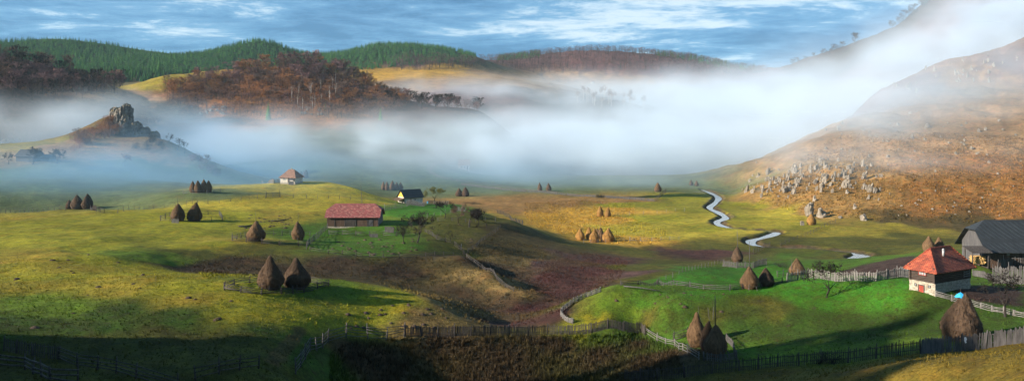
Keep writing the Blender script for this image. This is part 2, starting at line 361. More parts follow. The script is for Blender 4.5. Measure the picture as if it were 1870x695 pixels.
# sharper patches: fenced plots, soil, tracks -- polygons on the ground
PATCH = [
 ('bgreen', [(1190,519),(1262,494),(1340,484),(1420,480),(1440,500),(1400,520),(1300,521)], 1.2),
 ('soil', [(1528,497),(1600,478),(1668,466),(1690,480),(1662,492),(1600,503),(1540,504)], .8),
 ('soil', [(1735,522),(1790,520),(1870,530),(1870,560),(1800,552),(1745,540)], .6),
 ('green', [(566,460),(590,418),(700,416),(770,440),(780,455),(700,468)], 3.0),
 ('bgreen', [(705,392),(770,372),(850,374),(810,392),(740,398)], 1.5),
]
def in_poly(x, y, poly):
    ins = np.zeros(x.shape, bool); n = len(poly)
    for i in range(n):
        x0, y0 = poly[i]; x1, y1 = poly[(i + 1) % n]
        c = ((y0 > y) != (y1 > y)) & (x < (x1 - x0) * (y - y0) / (y1 - y0 + 1e-12) + x0)
        ins ^= c
    return ins
def cover(x, y):
    r = np.hypot(x, y); wx = fbm(x / 9, y / 9, 31, 3) * np.clip(r * .035, 1.5, 30); wy = fbm(x / 9, y / 9, 57, 3) * np.clip(r * .035, 1.5, 30)
    xx, yy = x + wx, y + wy
    u, v = tr(xx, yy)
    A = np.empty((len(x), 3)); B = np.empty((len(x), 3))
    for s in range(0, len(x), 20000):
        e = slice(s, s + 20000)
        d2 = (u[e, None] - _ku[None]) ** 2 + (v[e, None] - _kv[None]) ** 2
        w = 1 / (d2 + 4e-5) ** 2
        w /= w.sum(1, keepdims=True)
        A[e] = w @ _ca; B[e] = w @ _cb
    for key, pp, soft in PATCH:
        w3 = [pick(*q) for q in pp]; poly = [(q[0], q[1]) for q in w3]
        jx, jy = x + fbm(x / 1.5, y / 1.5, 77, 2) * soft, y + fbm(x / 1.5, y / 1.5, 78, 2) * soft
        m = sum(in_poly(jx + ox_ * soft, jy + oy_ * soft, poly) * 1.0 for ox_, oy_ in ((0,0),(1,0),(-1,0),(0,1),(0,-1),(.5,.5),(-.5,-.5)))[:, None] / 7
        A = A * (1 - m) + np.array(K[key][0]) * m; B = B * (1 - m) + np.array(K[key][1]) * m
    for pts, wid, key in TRACKS:
        d = np.full(len(x), 1e9)
        for i in range(len(pts) - 1):
            a, b = np.array(pts[i][:2]), np.array(pts[i + 1][:2]); ab = b - a
            t = np.clip(((x - a[0]) * ab[0] + (y - a[1]) * ab[1]) / (ab @ ab + 1e-9), 0, 1)
            d = np.minimum(d, np.hypot(x - a[0] - t * ab[0], y - a[1] - t * ab[1]))
        m = np.clip((wid - d + fbm(x / 2, y / 2, 91, 2) * wid * .6) / (wid * .5), 0, 1)[:, None] * .85
        A = A * (1 - m) + np.array(K[key][0]) * m; B = B * (1 - m) + np.array(K[key][1]) * m
    rd = river_dist(x, y); m = np.clip((3.9 - rd + fbm(x / 3, y / 3, 63, 2) * 2) / 1.5, 0, 1)[:, None]
    A = A * (1 - m) + np.array((.10, .07, .035)) * m; B = B * (1 - m) + np.array((.045, .035, .022)) * m
    return A, B
TRACKS = [
 ([pick(*q) for q in ((835,283),(790,300),(784,312),(800,322),(840,330),(900,337),(960,345),(1020,351))], 2.6, 'path'),
 ([pick(*q) for q in ((1270,350),(1330,352),(1390,348))], 1.2, 'path'),
 ([pick(*q) for q in ((500,660),(530,625),(548,600))], 1.0, 'olbr'),
]
# ------------------------------------------------------------------ the ground sheet
def axis(parts):
    out = []
    for a, b, n in parts: out.extend(np.linspace(a, b, n, endpoint=False))
    out.append(parts[-1][1]); return np.array(out)
TH = np.radians(axis([(-112,-75,20),(-75,-38,60),(-38,38,760),(38,75,40),(75,112,16)]))
RR = np.exp(axis([(math.log(5),math.log(48),30),(math.log(48),math.log(130),190),(math.log(130),math.log(330),170),(math.log(330),math.log(900),110),(math.log(900),math.log(2000),56),(math.log(2000),math.log(2600),6)]))
tt, rr = np.meshgrid(TH, RR); gx = (np.sin(tt) * rr).ravel(); gy = (np.cos(tt) * rr).ravel()
gh = height(gx, gy)
nT, nR = len(TH), len(RR)
me = bpy.data.meshes.new('ground'); nv = nT * nR
me.vertices.add(nv); me.vertices.foreach_set('co', np.stack([gx, gy, gh], 1).astype(np.float32).ravel())
ii, jj = np.meshgrid(np.arange(nT - 1), np.arange(nR - 1)); q = (jj * nT + ii).ravel()
quads = np.stack([q, q + 1, q + nT + 1, q + nT], 1).astype(np.int32); nf = len(quads)
me.loops.add(nf * 4); me.loops.foreach_set('vertex_index', quads.ravel())
me.polygons.add(nf); me.polygons.foreach_set('loop_start', np.arange(0, nf * 4, 4, dtype=np.int32)); me.polygons.foreach_set('use_smooth', np.ones(nf, bool))
me.update(calc_edges=True)
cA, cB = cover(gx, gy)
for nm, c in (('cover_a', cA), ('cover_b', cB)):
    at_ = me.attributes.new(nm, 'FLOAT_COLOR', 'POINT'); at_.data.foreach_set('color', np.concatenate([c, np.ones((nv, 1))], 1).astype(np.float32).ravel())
m, nt, b = nodes('meadow'); L = nt.links.new
tc = nd(nt, 'ShaderNodeTexCoord')
def noise(scale, detail, rough=.6):
    n = nd(nt, 'ShaderNodeTexNoise'); n.inputs['Scale'].default_value = scale; n.inputs['Detail'].default_value = detail; n.inputs['Roughness'].default_value = rough
    L(tc.outputs['Object'], n.inputs['Vector']); return n
def mrange(src, a, b_, c, d):
    r = nd(nt, 'ShaderNodeMapRange'); L(src, r.inputs[0])
    for i, v in zip((1, 2, 3, 4), (a, b_, c, d)): r.inputs[i].default_value = v
    return r
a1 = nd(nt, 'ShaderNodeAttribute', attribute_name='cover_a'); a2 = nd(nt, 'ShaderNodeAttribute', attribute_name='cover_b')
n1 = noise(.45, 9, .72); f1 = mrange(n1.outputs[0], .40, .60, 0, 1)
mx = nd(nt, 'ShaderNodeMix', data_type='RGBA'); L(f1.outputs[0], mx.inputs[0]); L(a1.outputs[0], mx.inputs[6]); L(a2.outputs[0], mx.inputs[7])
n2 = noise(.07, 4, .6); f2 = mrange(n2.outputs[0], .3, .7, .72, 1.28)
n3 = noise(3.2, 5, .75); f3 = mrange(n3.outputs[0], .3, .7, .42, 1.58)
mm = nd(nt, 'ShaderNodeMath', operation='MULTIPLY'); L(f2.outputs[0], mm.inputs[0]); L(f3.outputs[0], mm.inputs[1])
n4 = noise(.018, 6, .65); f4 = mrange(n4.outputs[0], .3, .7, .8, 1.2)
mm2 = nd(nt, 'ShaderNodeMath', operation='MULTIPLY'); L(mm.outputs[0], mm2.inputs[0]); L(f4.outputs[0], mm2.inputs[1])
sc = nd(nt, 'ShaderNodeVectorMath', operation='SCALE'); L(mx.outputs[2], sc.inputs[0]); L(mm2.outputs[0], sc.inputs['Scale'])
# small bare spots of earth
n5 = noise(.9, 3, .5); f5 = mrange(n5.outputs[0], .66, .72, 0, .55)
mx2 = nd(nt, 'ShaderNodeMix', data_type='RGBA'); L(f5.outputs[0], mx2.inputs[0]); L(sc.outputs[0], mx2.inputs[6]); mx2.inputs[7].default_value = (.05, .038, .022, 1)
n6 = noise(.22, 7, .7); f6 = mrange(n6.outputs[0], .50, .68, 0, .55)
dry = nd(nt, 'ShaderNodeVectorMath', operation='MULTIPLY'); L(mx2.outputs[2], dry.inputs[0]); dry.inputs[1].default_value = (1.15, .74, .75)
mx3 = nd(nt, 'ShaderNodeMix', data_type='RGBA'); L(f6.outputs[0], mx3.inputs[0]); L(mx2.outputs[2], mx3.inputs[6]); L(dry.outputs[0], mx3.inputs[7])
L(mx3.outputs[2], b.inputs['Base Color']); b.inputs['Roughness'].default_value = .95; b.inputs['Specular IOR Level'].default_value = .1
bp = nd(nt, 'ShaderNodeBump'); bp.inputs['Strength'].default_value = .9; bp.inputs['Distance'].default_value = .35
ad = nd(nt, 'ShaderNodeMath', operation='MULTIPLY_ADD'); L(n3.outputs[0], ad.inputs[0]); ad.inputs[1].default_value = .45; L(n1.outputs[0], ad.inputs[2])
L(ad.outputs[0], bp.inputs['Height']); L(bp.outputs[0], b.inputs['Normal'])
me.materials.append(m)
tag(link('ground', me), kind='structure')

# ------------------------------------------------------------------ stream
wm, nt, b = nodes('stream_water'); L = nt.links.new
b.inputs['Base Color'].default_value = (.10, .10, .09, 1); b.inputs['Roughness'].default_value = .06; b.inputs['Specular IOR Level'].default_value = .8
tc = nd(nt, 'ShaderNodeTexCoord'); n = nd(nt, 'ShaderNodeTexNoise'); n.inputs['Scale'].default_value = .8; n.inputs['Detail'].default_value = 3; L(tc.outputs['Object'], n.inputs['Vector'])
bp = nd(nt, 'ShaderNodeBump'); bp.inputs['Strength'].default_value = .15; bp.inputs['Distance'].default_value = .05; L(n.outputs[0], bp.inputs['Height']); L(bp.outputs[0], b.inputs['Normal'])
rb = MB(); vs = []; fs = []
for i, p in enumerate(RIV):
    d = RIV[min(i + 1, len(RIV) - 1)] - RIV[max(i - 1, 0)]; d = d / np.linalg.norm(d); nrm = np.array((-d[1], d[0]))
    hw = 1.15 + .5 * abs(math.sin(i * .37)) + (1.2 if i > len(RIV) - 18 else 0)
    for s in (-1, 1): vs.append((*(p + nrm * hw * s), -.42))
for i in range(len(RIV) - 1): fs.append((2 * i, 2 * i + 1, 2 * i + 3, 2 * i + 2))
rb.add(vs, fs); tag(rb.build('river', wm), kind='structure')

# ------------------------------------------------------------------ sky, sun
SUN_DIR = Vector((-.93, -.26, .36)).normalized()
el = math.asin(SUN_DIR.z); az = math.atan2(SUN_DIR.x, SUN_DIR.y)
sl = bpy.data.lights.new('sun', 'SUN'); so = bpy.data.objects.new('sun', sl); COL.objects.link(so)
sl.energy = 5.0; sl.angle = R_(.5); sl.color = (1, .865, .70)
so.rotation_euler = SUN_DIR.to_track_quat('Z', 'Y').to_euler(); so.location = (-60, -20, 200)
w = bpy.data.worlds.new('World'); S.world = w; w.use_nodes = True
nt = w.node_tree; L = nt.links.new; bg = nt.nodes['Background']
sky = nd(nt, 'ShaderNodeTexSky', sky_type='NISHITA', sun_disc=False); sky.sun_elevation = el; sky.sun_rotation = az
sky.altitude = 800; sky.air_density = 1.0; sky.dust_density = .6; sky.ozone_density = 2.5
tc = nd(nt, 'ShaderNodeTexCoord'); sep = nd(nt, 'ShaderNodeSeparateXYZ'); L(tc.outputs['Generated'], sep.inputs[0])
def mth(op, a, b_=None):
    n = nd(nt, 'ShaderNodeMath', operation=op)
    for i, v in enumerate((a, b_)):
        if v is None: continue
        if hasattr(v, 'links'): L(v, n.inputs[i])
        else: n.inputs[i].default_value = v
    return n.outputs[0]
zz = mth('ADD', mth('MAXIMUM', sep.outputs['Z'], 0.0), .055)
cb = nd(nt, 'ShaderNodeCombineXYZ'); L(mth('DIVIDE', sep.outputs['X'], zz), cb.inputs[0]); L(mth('DIVIDE', sep.outputs['Y'], zz), cb.inputs[1])
def cl(scale, detail, rough, sx, sy, off, lo, hi):
    mp = nd(nt, 'ShaderNodeMapping'); mp.inputs['Scale'].default_value = (sx, sy, 1); mp.inputs['Location'].default_value = (off, off * .7, 0); mp.inputs['Rotation'].default_value = (0, 0, .12)
    L(cb.outputs[0], mp.inputs[0]); n = nd(nt, 'ShaderNodeTexNoise'); n.inputs['Scale'].default_value = scale; n.inputs['Detail'].default_value = detail; n.inputs['Roughness'].default_value = rough; n.inputs['Distortion'].default_value = .4
    L(mp.outputs[0], n.inputs['Vector']); r = nd(nt, 'ShaderNodeMapRange'); r.interpolation_type = 'SMOOTHSTEP'; L(n.outputs[0], r.inputs[0]); r.inputs[1].default_value = lo; r.inputs[2].default_value = hi; return r.outputs[0]
def cl(scale, detail, rough, sx, sy, off):
    mp = nd(nt, 'ShaderNodeMapping'); mp.inputs['Scale'].default_value = (sx, sy, 1); mp.inputs['Location'].default_value = (off, off * .7, 0); mp.inputs['Rotation'].default_value = (0, 0, .10)
    L(cb.outputs[0], mp.inputs[0]); n = nd(nt, 'ShaderNodeTexNoise'); n.inputs['Scale'].default_value = scale; n.inputs['Detail'].default_value = detail; n.inputs['Roughness'].default_value = rough; n.inputs['Distortion'].default_value = .3
    L(mp.outputs[0], n.inputs['Vector']); return n.outputs[0]
na = cl(.42, 3, .5, 1, 1.1, 3.1); nb = cl(1.35, 11, .74, 1, 1.25, 8.3)
mixv = mth('ADD', mth('MULTIPLY', na, .45), mth('MULTIPLY', nb, .55))
cr = ramp(nt, [(.43, (.40,1.3,2.5)), (.485, (.80,2.05,3.5)), (.53, (1.3,2.8,4.3)), (.56, (3.2,4.5,5.5)), (.60, (5.2,6.0,6.4))]); L(mixv, cr.inputs[0])
m2 = nd(nt, 'ShaderNodeMix', data_type='RGBA'); m2.inputs[0].default_value = .80
tint = nd(nt, 'ShaderNodeMix', data_type='RGBA', blend_type='MULTIPLY'); tint.inputs[0].default_value = 1; L(sky.outputs[0], tint.inputs[6]); tint.inputs[7].default_value = (.55, .85, 1.1, 1)
L(tint.outputs[2], m2.inputs[6]); L(cr.outputs[0], m2.inputs[7])
L(m2.outputs[2], bg.inputs[0]); bg.inputs[1].default_value = .065

# ------------------------------------------------------------------ air: thin even haze over everything, and the valley fog
def vol_mat(name, color, dens, aniso, attr=None):
    m = bpy.data.materials.new(name); m.use_nodes = True; n = m.node_tree; n.nodes.clear()
    o = n.nodes.new('ShaderNodeOutputMaterial'); p = n.nodes.new('ShaderNodeVolumePrincipled'); n.links.new(p.outputs[0], o.inputs['Volume'])
    p.inputs['Color'].default_value = (*color, 1); p.inputs['Density'].default_value = dens; p.inputs['Anisotropy'].default_value = aniso
    p.inputs['Density Attribute'].default_value = attr or ''
    return m
if HAZE:
    hb = MB(); hb.box((-2640, -1000, -6), (2640, 2640, 420)); hz = hb.build('haze', vol_mat('haze_air', (.55, .82, 1.0), HAZE, 0.0)); tag(hz, kind='stuff')

def fog_volume(name, lo, hi, res, blobs, mat, nscale=.019, nlo=.41, nhi=.63, nfloor=.08, warp=50):
    """A bank of fog: a density grid filled from soft ellipsoids (centre, radii, strength) broken up by noise."""
    g = bpy.data.node_groups.new(name, 'GeometryNodeTree'); g.interface.new_socket('Geometry', in_out='OUTPUT', socket_type='NodeSocketGeometry')
    N = g.nodes.new; Lk = g.links.new
    pos = N('GeometryNodeInputPosition').outputs[0]
    def vm(op, a, b_=None):
        n = N('ShaderNodeVectorMath'); n.operation = op
        for i, v in enumerate((a, b_)):
            if v is None: continue
            if hasattr(v, 'links'): Lk(v, n.inputs[i])
            else: n.inputs[i].default_value = v
        return n.outputs[1] if op in ('LENGTH', 'DOT_PRODUCT') else n.outputs[0]
    def mt(op, a, b_=None):
        n = N('ShaderNodeMath'); n.operation = op
        for i, v in enumerate((a, b_)):
            if v is None: continue
            if hasattr(v, 'links'): Lk(v, n.inputs[i])
            else: n.inputs[i].default_value = v
        return n.outputs[0]
    wn = N('ShaderNodeTexNoise'); wn.inputs['Scale'].default_value = nscale * .8; wn.inputs['Detail'].default_value = 2; Lk(pos, wn.inputs['Vector'])
    wv = vm('MULTIPLY', vm('SUBTRACT', wn.outputs['Color'], (.5, .5, .5)), (warp * 2, warp * 2, warp * .5))
    wp_ = vm('ADD', pos, wv)
    tot = None
    for (c, r, k) in blobs:
        d = vm('DIVIDE', vm('SUBTRACT', wp_, c), r); q = vm('DOT_PRODUCT', d, d)
        e = mt('MULTIPLY', mt('EXPONENT', mt('MULTIPLY', q, -1.0)), k)
        tot = e if tot is None else mt('ADD', tot, e)
    no = N('ShaderNodeTexNoise'); no.inputs['Scale'].default_value = nscale; no.inputs['Detail'].default_value = 5; no.inputs['Roughness'].default_value = .6
    Lk(vm('MULTIPLY', wp_, (1, 1, 2.2)), no.inputs['Vector'])
    mr = N('ShaderNodeMapRange'); Lk(no.outputs[0], mr.inputs[0])
    for i, v in zip((1, 2, 3, 4), (nlo, nhi, nfloor, 1.0)): mr.inputs[i].default_value = v
    dens = mt('MAXIMUM', mt('SUBTRACT', mt('MULTIPLY', tot, mr.outputs[0]), .0), 0.0)
    dens = mt('MULTIPLY', dens, mt('GREATER_THAN', dens, .0003 / .01 * .5))
    vc = N('GeometryNodeVolumeCube'); vc.inputs['Min'].default_value = lo; vc.inputs['Max'].default_value = hi
    for k, v in zip(('Resolution X', 'Resolution Y', 'Resolution Z'), [max(4, int((h - l) / res[i])) for i, (l, h) in enumerate(zip(lo, hi))]): vc.inputs[k].default_value = v
    Lk(dens, vc.inputs['Density'])
    sm = N('GeometryNodeSetMaterial'); sm.inputs['Material'].default_value = mat; Lk(vc.outputs[0], sm.inputs[0])
    go = N('NodeGroupOutput'); Lk(sm.outputs[0], go.inputs[0])
    vo = bpy.data.objects.new(name, bpy.data.volumes.new(name)); COL.objects.link(vo)
    vo.modifiers.new(name, 'NODES').node_group = g
    return tag(vo, kind='stuff')
def bl(px, py, Y, rpx, ry, rz, k):
    """One soft clump: photo position and distance of its middle, half width in photo pixels, half depth and half height in metres."""
    return (wp(px, py, Y), (rpx / F * Y, ry, rz), k)
if FOG:
    fog_volume('fog', (-560, 300, -5), (900, 1500, 330), (9, 10, 6), FOG_BLOBS, vol_mat('valley_fog', FOG_COL, FOG, .0, 'density'))
if FOG:
    fog_volume('mist', (-420, 240, -3), (200, 620, 80), (8, 9, 4), MIST_BLOBS, vol_mat('blue_mist', (.38, .68, 1.0), FOG, .0, 'density'), nfloor=.4)
S.cycles.volume_step_rate = 3.0; S.cycles.volume_max_steps = 200
S.cycles.volume_bounces = 3; S.cycles.max_bounces = 6; S.cycles.diffuse_bounces = 2; S.cycles.glossy_bounces = 2; S.cycles.transparent_max_bounces = 6
S.cycles.use_denoising = True
S.cycles.use_adaptive_sampling = True; S.cycles.adaptive_threshold = .02
S.cycles.caustics_reflective = False; S.cycles.caustics_refractive = False
vs_ = S.view_settings; vs_.view_transform = 'Standard'; vs_.look = 'None'; vs_.exposure = EXPO; vs_.gamma = 1; vs_.use_curve_mapping = False
# ------------------------------------------------------------------ materials of the things
HAY = [mat_noise('hay_brown', (.075,.046,.026), (.17,.105,.056), 3.0, .95, (5,5,.7), .9, 9, rand=.2, dist=.12),
       mat_noise('hay_gold', (.17,.09,.026), (.34,.19,.06), 3.0, .95, (5,5,.7), .8, 9, rand=.15, dist=.12),
       mat_noise('hay_dark', (.042,.027,.019), (.105,.068,.042), 3.0, .95, (5,5,.7), .9, 9, rand=.2, dist=.12)]
WOOD_GREY = mat_noise('weathered_wood', (.045,.043,.044), (.11,.105,.105), 4, .85, (1,1,.25), .4, 14, rand=.2, dist=.02)
WOOD_DARK = mat_noise('dark_wood', (.03,.027,.026), (.085,.075,.07), 4, .85, (1,1,.3), .4, 14, rand=.2, dist=.02)
WOOD_PALE = mat_noise('pale_boards', (.10,.097,.095), (.22,.21,.20), 5, .85, (1,1,.2), .4, 14, rand=.15, dist=.02)
WOOD_BLACK = mat_noise('tarred_logs', (.022,.017,.015), (.075,.055,.045), 2.5, .7, (.4,.4,5), .6, 6, dist=.03)
WOOD_BOARD = mat_noise('grey_boards', (.04,.042,.048), (.115,.112,.115), 2.2, .85, (5,5,.3), .5, 6, dist=.03)
WOOD_BROWN = mat_noise('brown_boards', (.05,.033,.026), (.13,.085,.06), 2.2, .85, (5,5,.3), .5, 6, dist=.03)
STONE = mat_noise('rubble_stone', (.16,.14,.11), (.44,.40,.33), 2.2, .9, (1,1,1.6), 1.0, 3, detail=7, dist=.12)
LIME = mat_noise('limewash', (.40,.37,.33), (.58,.55,.50), 1.2, .9, (1,1,1), .3, 4, dist=.03)
ROCKM = mat_noise('limestone', (.10,.085,.065), (.34,.30,.25), .9, .9, (1,1,.5), 1.0, 2.2, detail=8, rand=.15, dist=.4)
REDP = mat_noise('red_paint', (.16,.025,.018), (.30,.055,.035), 3, .6, (1,1,.4), .2, 9, dist=.01)
GLASS = mat_noise('window_glass', (.20,.22,.24), (.32,.34,.36), 2, .15, (1,1,1), 0, spec=.6)
BLUEP = mat_noise('blue_sheet', (.02,.30,.62), (.05,.42,.75), 5, .45, (1,1,1), .5, 9, dist=.05, spec=.5)
WHITEP = mat_noise('white_cloth', (.65,.66,.68), (.8,.8,.8), 5, .8, (1,1,1), .4, 9, dist=.03)
METAL = mat_noise('grey_metal', (.25,.26,.28), (.4,.41,.43), 5, .5, (1,1,1), .1, 9, dist=.01, spec=.5)
BARK = mat_noise('bark', (.016,.013,.011), (.05,.04,.033), 5, .9, (1,1,.3), .6, 14, rand=.15, dist=.04)
BIRCH = mat_noise('pale_bark', (.38,.34,.30), (.68,.64,.58), 4, .85, (1,1,.6), .4, 12, dist=.02)
EARTH = mat_noise('dug_earth', (.03,.021,.016), (.085,.058,.04), 4, .95, (1,1,1), .8, 9, rand=.2, dist=.1)
YELLOW = mat_noise('sunlit_yellow', (.55,.38,.05), (.68,.50,.10), 3, .7, (1,1,1), .2)  # sunlight on the hut gable put into the board colour
def twig(name, c1, c2): return mat_noise(name, c1, c2, .8, .9, (1,1,1), 0, rand=.3)
TWIG = [twig('twigs_brown', (.085,.05,.038), (.18,.11,.08)), twig('twigs_rust', (.17,.07,.03), (.32,.15,.06)), twig('twigs_purple', (.10,.052,.055), (.20,.115,.11)), twig('twigs_dark', (.011,.009,.008), (.030,.024,.020)),
        twig('twigs_green', (.07,.075,.03), (.15,.15,.05))]
NEEDLE = [twig('needles_deep', (.014,.070,.022), (.034,.122,.032)), twig('needles_bright', (.03,.11,.02), (.065,.18,.03))]
def tile_mat(name, cols, mortar, sx, sy, rough=.75):
    m, nt, b = nodes(name); L = nt.links.new
    tc = nd(nt, 'ShaderNodeTexCoord'); sp = nd(nt, 'ShaderNodeSeparateXYZ'); L(tc.outputs['Object'], sp.inputs[0])
    ad = nd(nt, 'ShaderNodeMath', operation='ADD'); L(sp.outputs[0], ad.inputs[0]); L(sp.outputs[1], ad.inputs[1])
    cb = nd(nt, 'ShaderNodeCombineXYZ'); L(ad.outputs[0], cb.inputs[0]); L(sp.outputs[2], cb.inputs[1])
    br = nd(nt, 'ShaderNodeTexBrick'); L(cb.outputs[0], br.inputs['Vector']); br.inputs['Scale'].default_value = 1
    br.inputs['Brick Width'].default_value = sx; br.inputs['Row Height'].default_value = sy; br.inputs['Mortar Size'].default_value = sy * .13; br.inputs['Mortar Smooth'].default_value = .4
    br.inputs['Color1'].default_value = (0, 0, 0, 1); br.inputs['Color2'].default_value = (1, 1, 1, 1); br.inputs['Mortar'].default_value = (.5, .5, .5, 1)
    r = ramp(nt, [(i / (len(cols) - 1), c) for i, c in enumerate(cols)]); L(br.outputs['Color'], r.inputs[0])
    mx = nd(nt, 'ShaderNodeMix', data_type='RGBA'); L(br.outputs['Fac'], mx.inputs[0]); L(r.outputs[0], mx.inputs[6]); mx.inputs[7].default_value = (*mortar, 1)
    n = nd(nt, 'ShaderNodeTexNoise'); n.inputs['Scale'].default_value = 1.2; n.inputs['Detail'].default_value = 6; L(tc.outputs['Object'], n.inputs['Vector'])
    mr = nd(nt, 'ShaderNodeMapRange'); L(n.outputs[0], mr.inputs[0])
    for i, v in zip((1, 2, 3, 4), (.3, .7, .65, 1.3)): mr.inputs[i].default_value = v
    sc = nd(nt, 'ShaderNodeVectorMath', operation='SCALE'); L(mx.outputs[2], sc.inputs[0]); L(mr.outputs[0], sc.inputs['Scale'])
    L(sc.outputs[0], b.inputs['Base Color']); b.inputs['Roughness'].default_value = rough
    bp = nd(nt, 'ShaderNodeBump'); bp.inputs['Strength'].default_value = .8; bp.inputs['Distance'].default_value = .05; bp.invert = True; L(br.outputs['Fac'], bp.inputs['Height']); L(bp.outputs[0], b.inputs['Normal'])
    return m
TILE_ORANGE = tile_mat('orange_tiles', [(.20,.034,.018),(.34,.062,.026),(.42,.095,.038),(.26,.045,.022)], (.07,.02,.015), .26, .16)
TILE_RED = tile_mat('red_tiles', [(.17,.034,.034),(.24,.055,.05),(.20,.045,.04),(.32,.14,.11),(.19,.04,.036)], (.12,.03,.03), .42, .26)
TILE_DARK = tile_mat('dark_sheets', [(.014,.021,.027),(.021,.030,.037),(.030,.039,.044),(.017,.024,.030)], (.018,.020,.022), .9, 3.2, .6)
TILE_BROWN = tile_mat('brown_tiles', [(.20,.10,.06),(.30,.16,.09),(.26,.13,.08)], (.10,.05,.04), .35, .22)

# ------------------------------------------------------------------ haystacks
PROF = [(0,.27),(.06,.31),(.14,.355),(.24,.385),(.34,.385),(.44,.36),(.54,.315),(.64,.262),(.73,.208),(.81,.155),(.88,.107),(.94,.066),(.985,.032),(1.0,.004)]
PROF_LEAN = [(0,.25),(.08,.30),(.2,.35),(.32,.355),(.45,.325),(.58,.27),(.7,.205),(.8,.15),(.88,.10),(.95,.055),(1.0,.004)]
PROF_PEAR = [(0,.25),(.07,.31),(.16,.37),(.27,.40),(.38,.395),(.48,.355),(.57,.295),(.65,.235),(.73,.18),(.80,.135),(.87,.105),(.93,.082),(.98,.05),(1.0,.004)]
def hay_mesh(seed, prof, mat, slivers=1500):
    r = random.Random(seed); b = MB(); n = 36; vs = []; fs = []
    zs = np.array([p[0] for p in prof]); rs = np.array([p[1] for p in prof]); Z = np.linspace(0, 1, 30) ** .9
    ph = [r.uniform(0, 6.28) for _ in range(6)]; lx, ly = r.uniform(-.03, .03), r.uniform(-.03, .03)
    def rad(z, a):
        k = float(np.interp(z, zs, rs))
        w = 1 + .07 * math.sin(2 * a + ph[0] + 2 * z) + .05 * math.sin(3 * a + ph[1] - 4 * z) + .035 * math.sin(5 * a + ph[2] + 9 * z) + .03 * math.sin(9 * a + ph[3] + 17 * z) + .02 * math.sin(11 * z + ph[4])
        return k * w
    for z in Z:
        for k in range(n):
            a = 2 * math.pi * k / n; q = rad(z, a) * r.uniform(.93, 1.06)
            vs.append((q * math.cos(a) + lx * z * z, q * math.sin(a) + ly * z * z, z + r.uniform(-.006, .006)))
    for i in range(len(Z) - 1):
        for k in range(n): fs.append((i*n+k, i*n+(k+1)%n, (i+1)*n+(k+1)%n, (i+1)*n+k))
    fs.append(tuple(range(n))[::-1]); b.add(vs, fs, 0, True)
    for _ in range(slivers):      # loose stalks lying down the outside
        z = r.random() ** 1.2 * .97; a = r.uniform(0, 6.283); q = rad(z, a) * 1.0
        L = r.uniform(.03, .085); z2 = max(z - L, -.005); q2 = rad(z2, a) * r.uniform(1.0, 1.09) + r.uniform(.0, .02); da = r.uniform(-.12, .12); wd = r.uniform(.006, .016) / max(q, .05)
        p = lambda rr, aa, zz: (rr * math.cos(aa) + lx * zz * zz, rr * math.sin(aa) + ly * zz * zz, zz)
        b.add([p(q, a - wd, z), p(q, a + wd, z), p(q2, a + da, z2)], [(0, 1, 2)], 0)
    return b.mesh('hay', mat)
def pole_mesh():
    b = MB(); b.tube([(0,0,0),(.004,.002,.5),(0,0,1)], [.010,.009,.006], 6); return b.mesh('pole', WOOD_GREY)
HAYM = {}
for i, pr in enumerate((PROF, PROF_LEAN, PROF_PEAR)):
    for j in range(3):
        for v in range(2): HAYM[i, j, v] = hay_mesh(100 + i * 10 + j + 50 * v, pr, HAY[j])
POLEM = pole_mesh()
PROPM = None
def haystack(px, py, hpx, wpx, label, group, shape=0, tone=0, pole=0, lean=0., prop=False, rmin=35, Y=None):
    x, y, z = pick(px, py, rmin) if Y is None else at(px, Y)
    h = hpx * y / F; wdt = wpx * y / F
    base = max(PROF[3][1], .36) * 2
    t = empty('haystack', (x, y, z - .04 * h), label=label, cat='haystack', group=group)
    hay = link('hay', HAYM[shape, tone, random.randint(0, 1)], t); hay.scale = (wdt / base, wdt / base, h * 1.04); hay.rotation_euler = (R_(random.gauss(0, 2.2)), R_(lean + random.gauss(0, 2.2)), random.uniform(0, 6.28))
    if pole:
        L = pole * y / F + h * .25; p = link('pole', POLEM, t, (math.sin(R_(lean)) * h * .8, 0, h * .79)); p.scale = (L * .9 * 1.6, L * .9 * 1.6, L); p.rotation_euler = (0, R_(lean + random.uniform(-2, 2)), random.uniform(0, 6))
    if prop:
        for k in range(3):
            a = random.uniform(3.4, 6.0); q = MB(); r0 = wdt * .62; q.tube([(r0 * math.cos(a), r0 * math.sin(a), 0), (r0 * .55 * math.cos(a + .1), r0 * .55 * math.sin(a + .1), h * .42)], [.05, .035], 5)
            q.build('prop', WOOD_GREY, t)
    return t, h, wdt
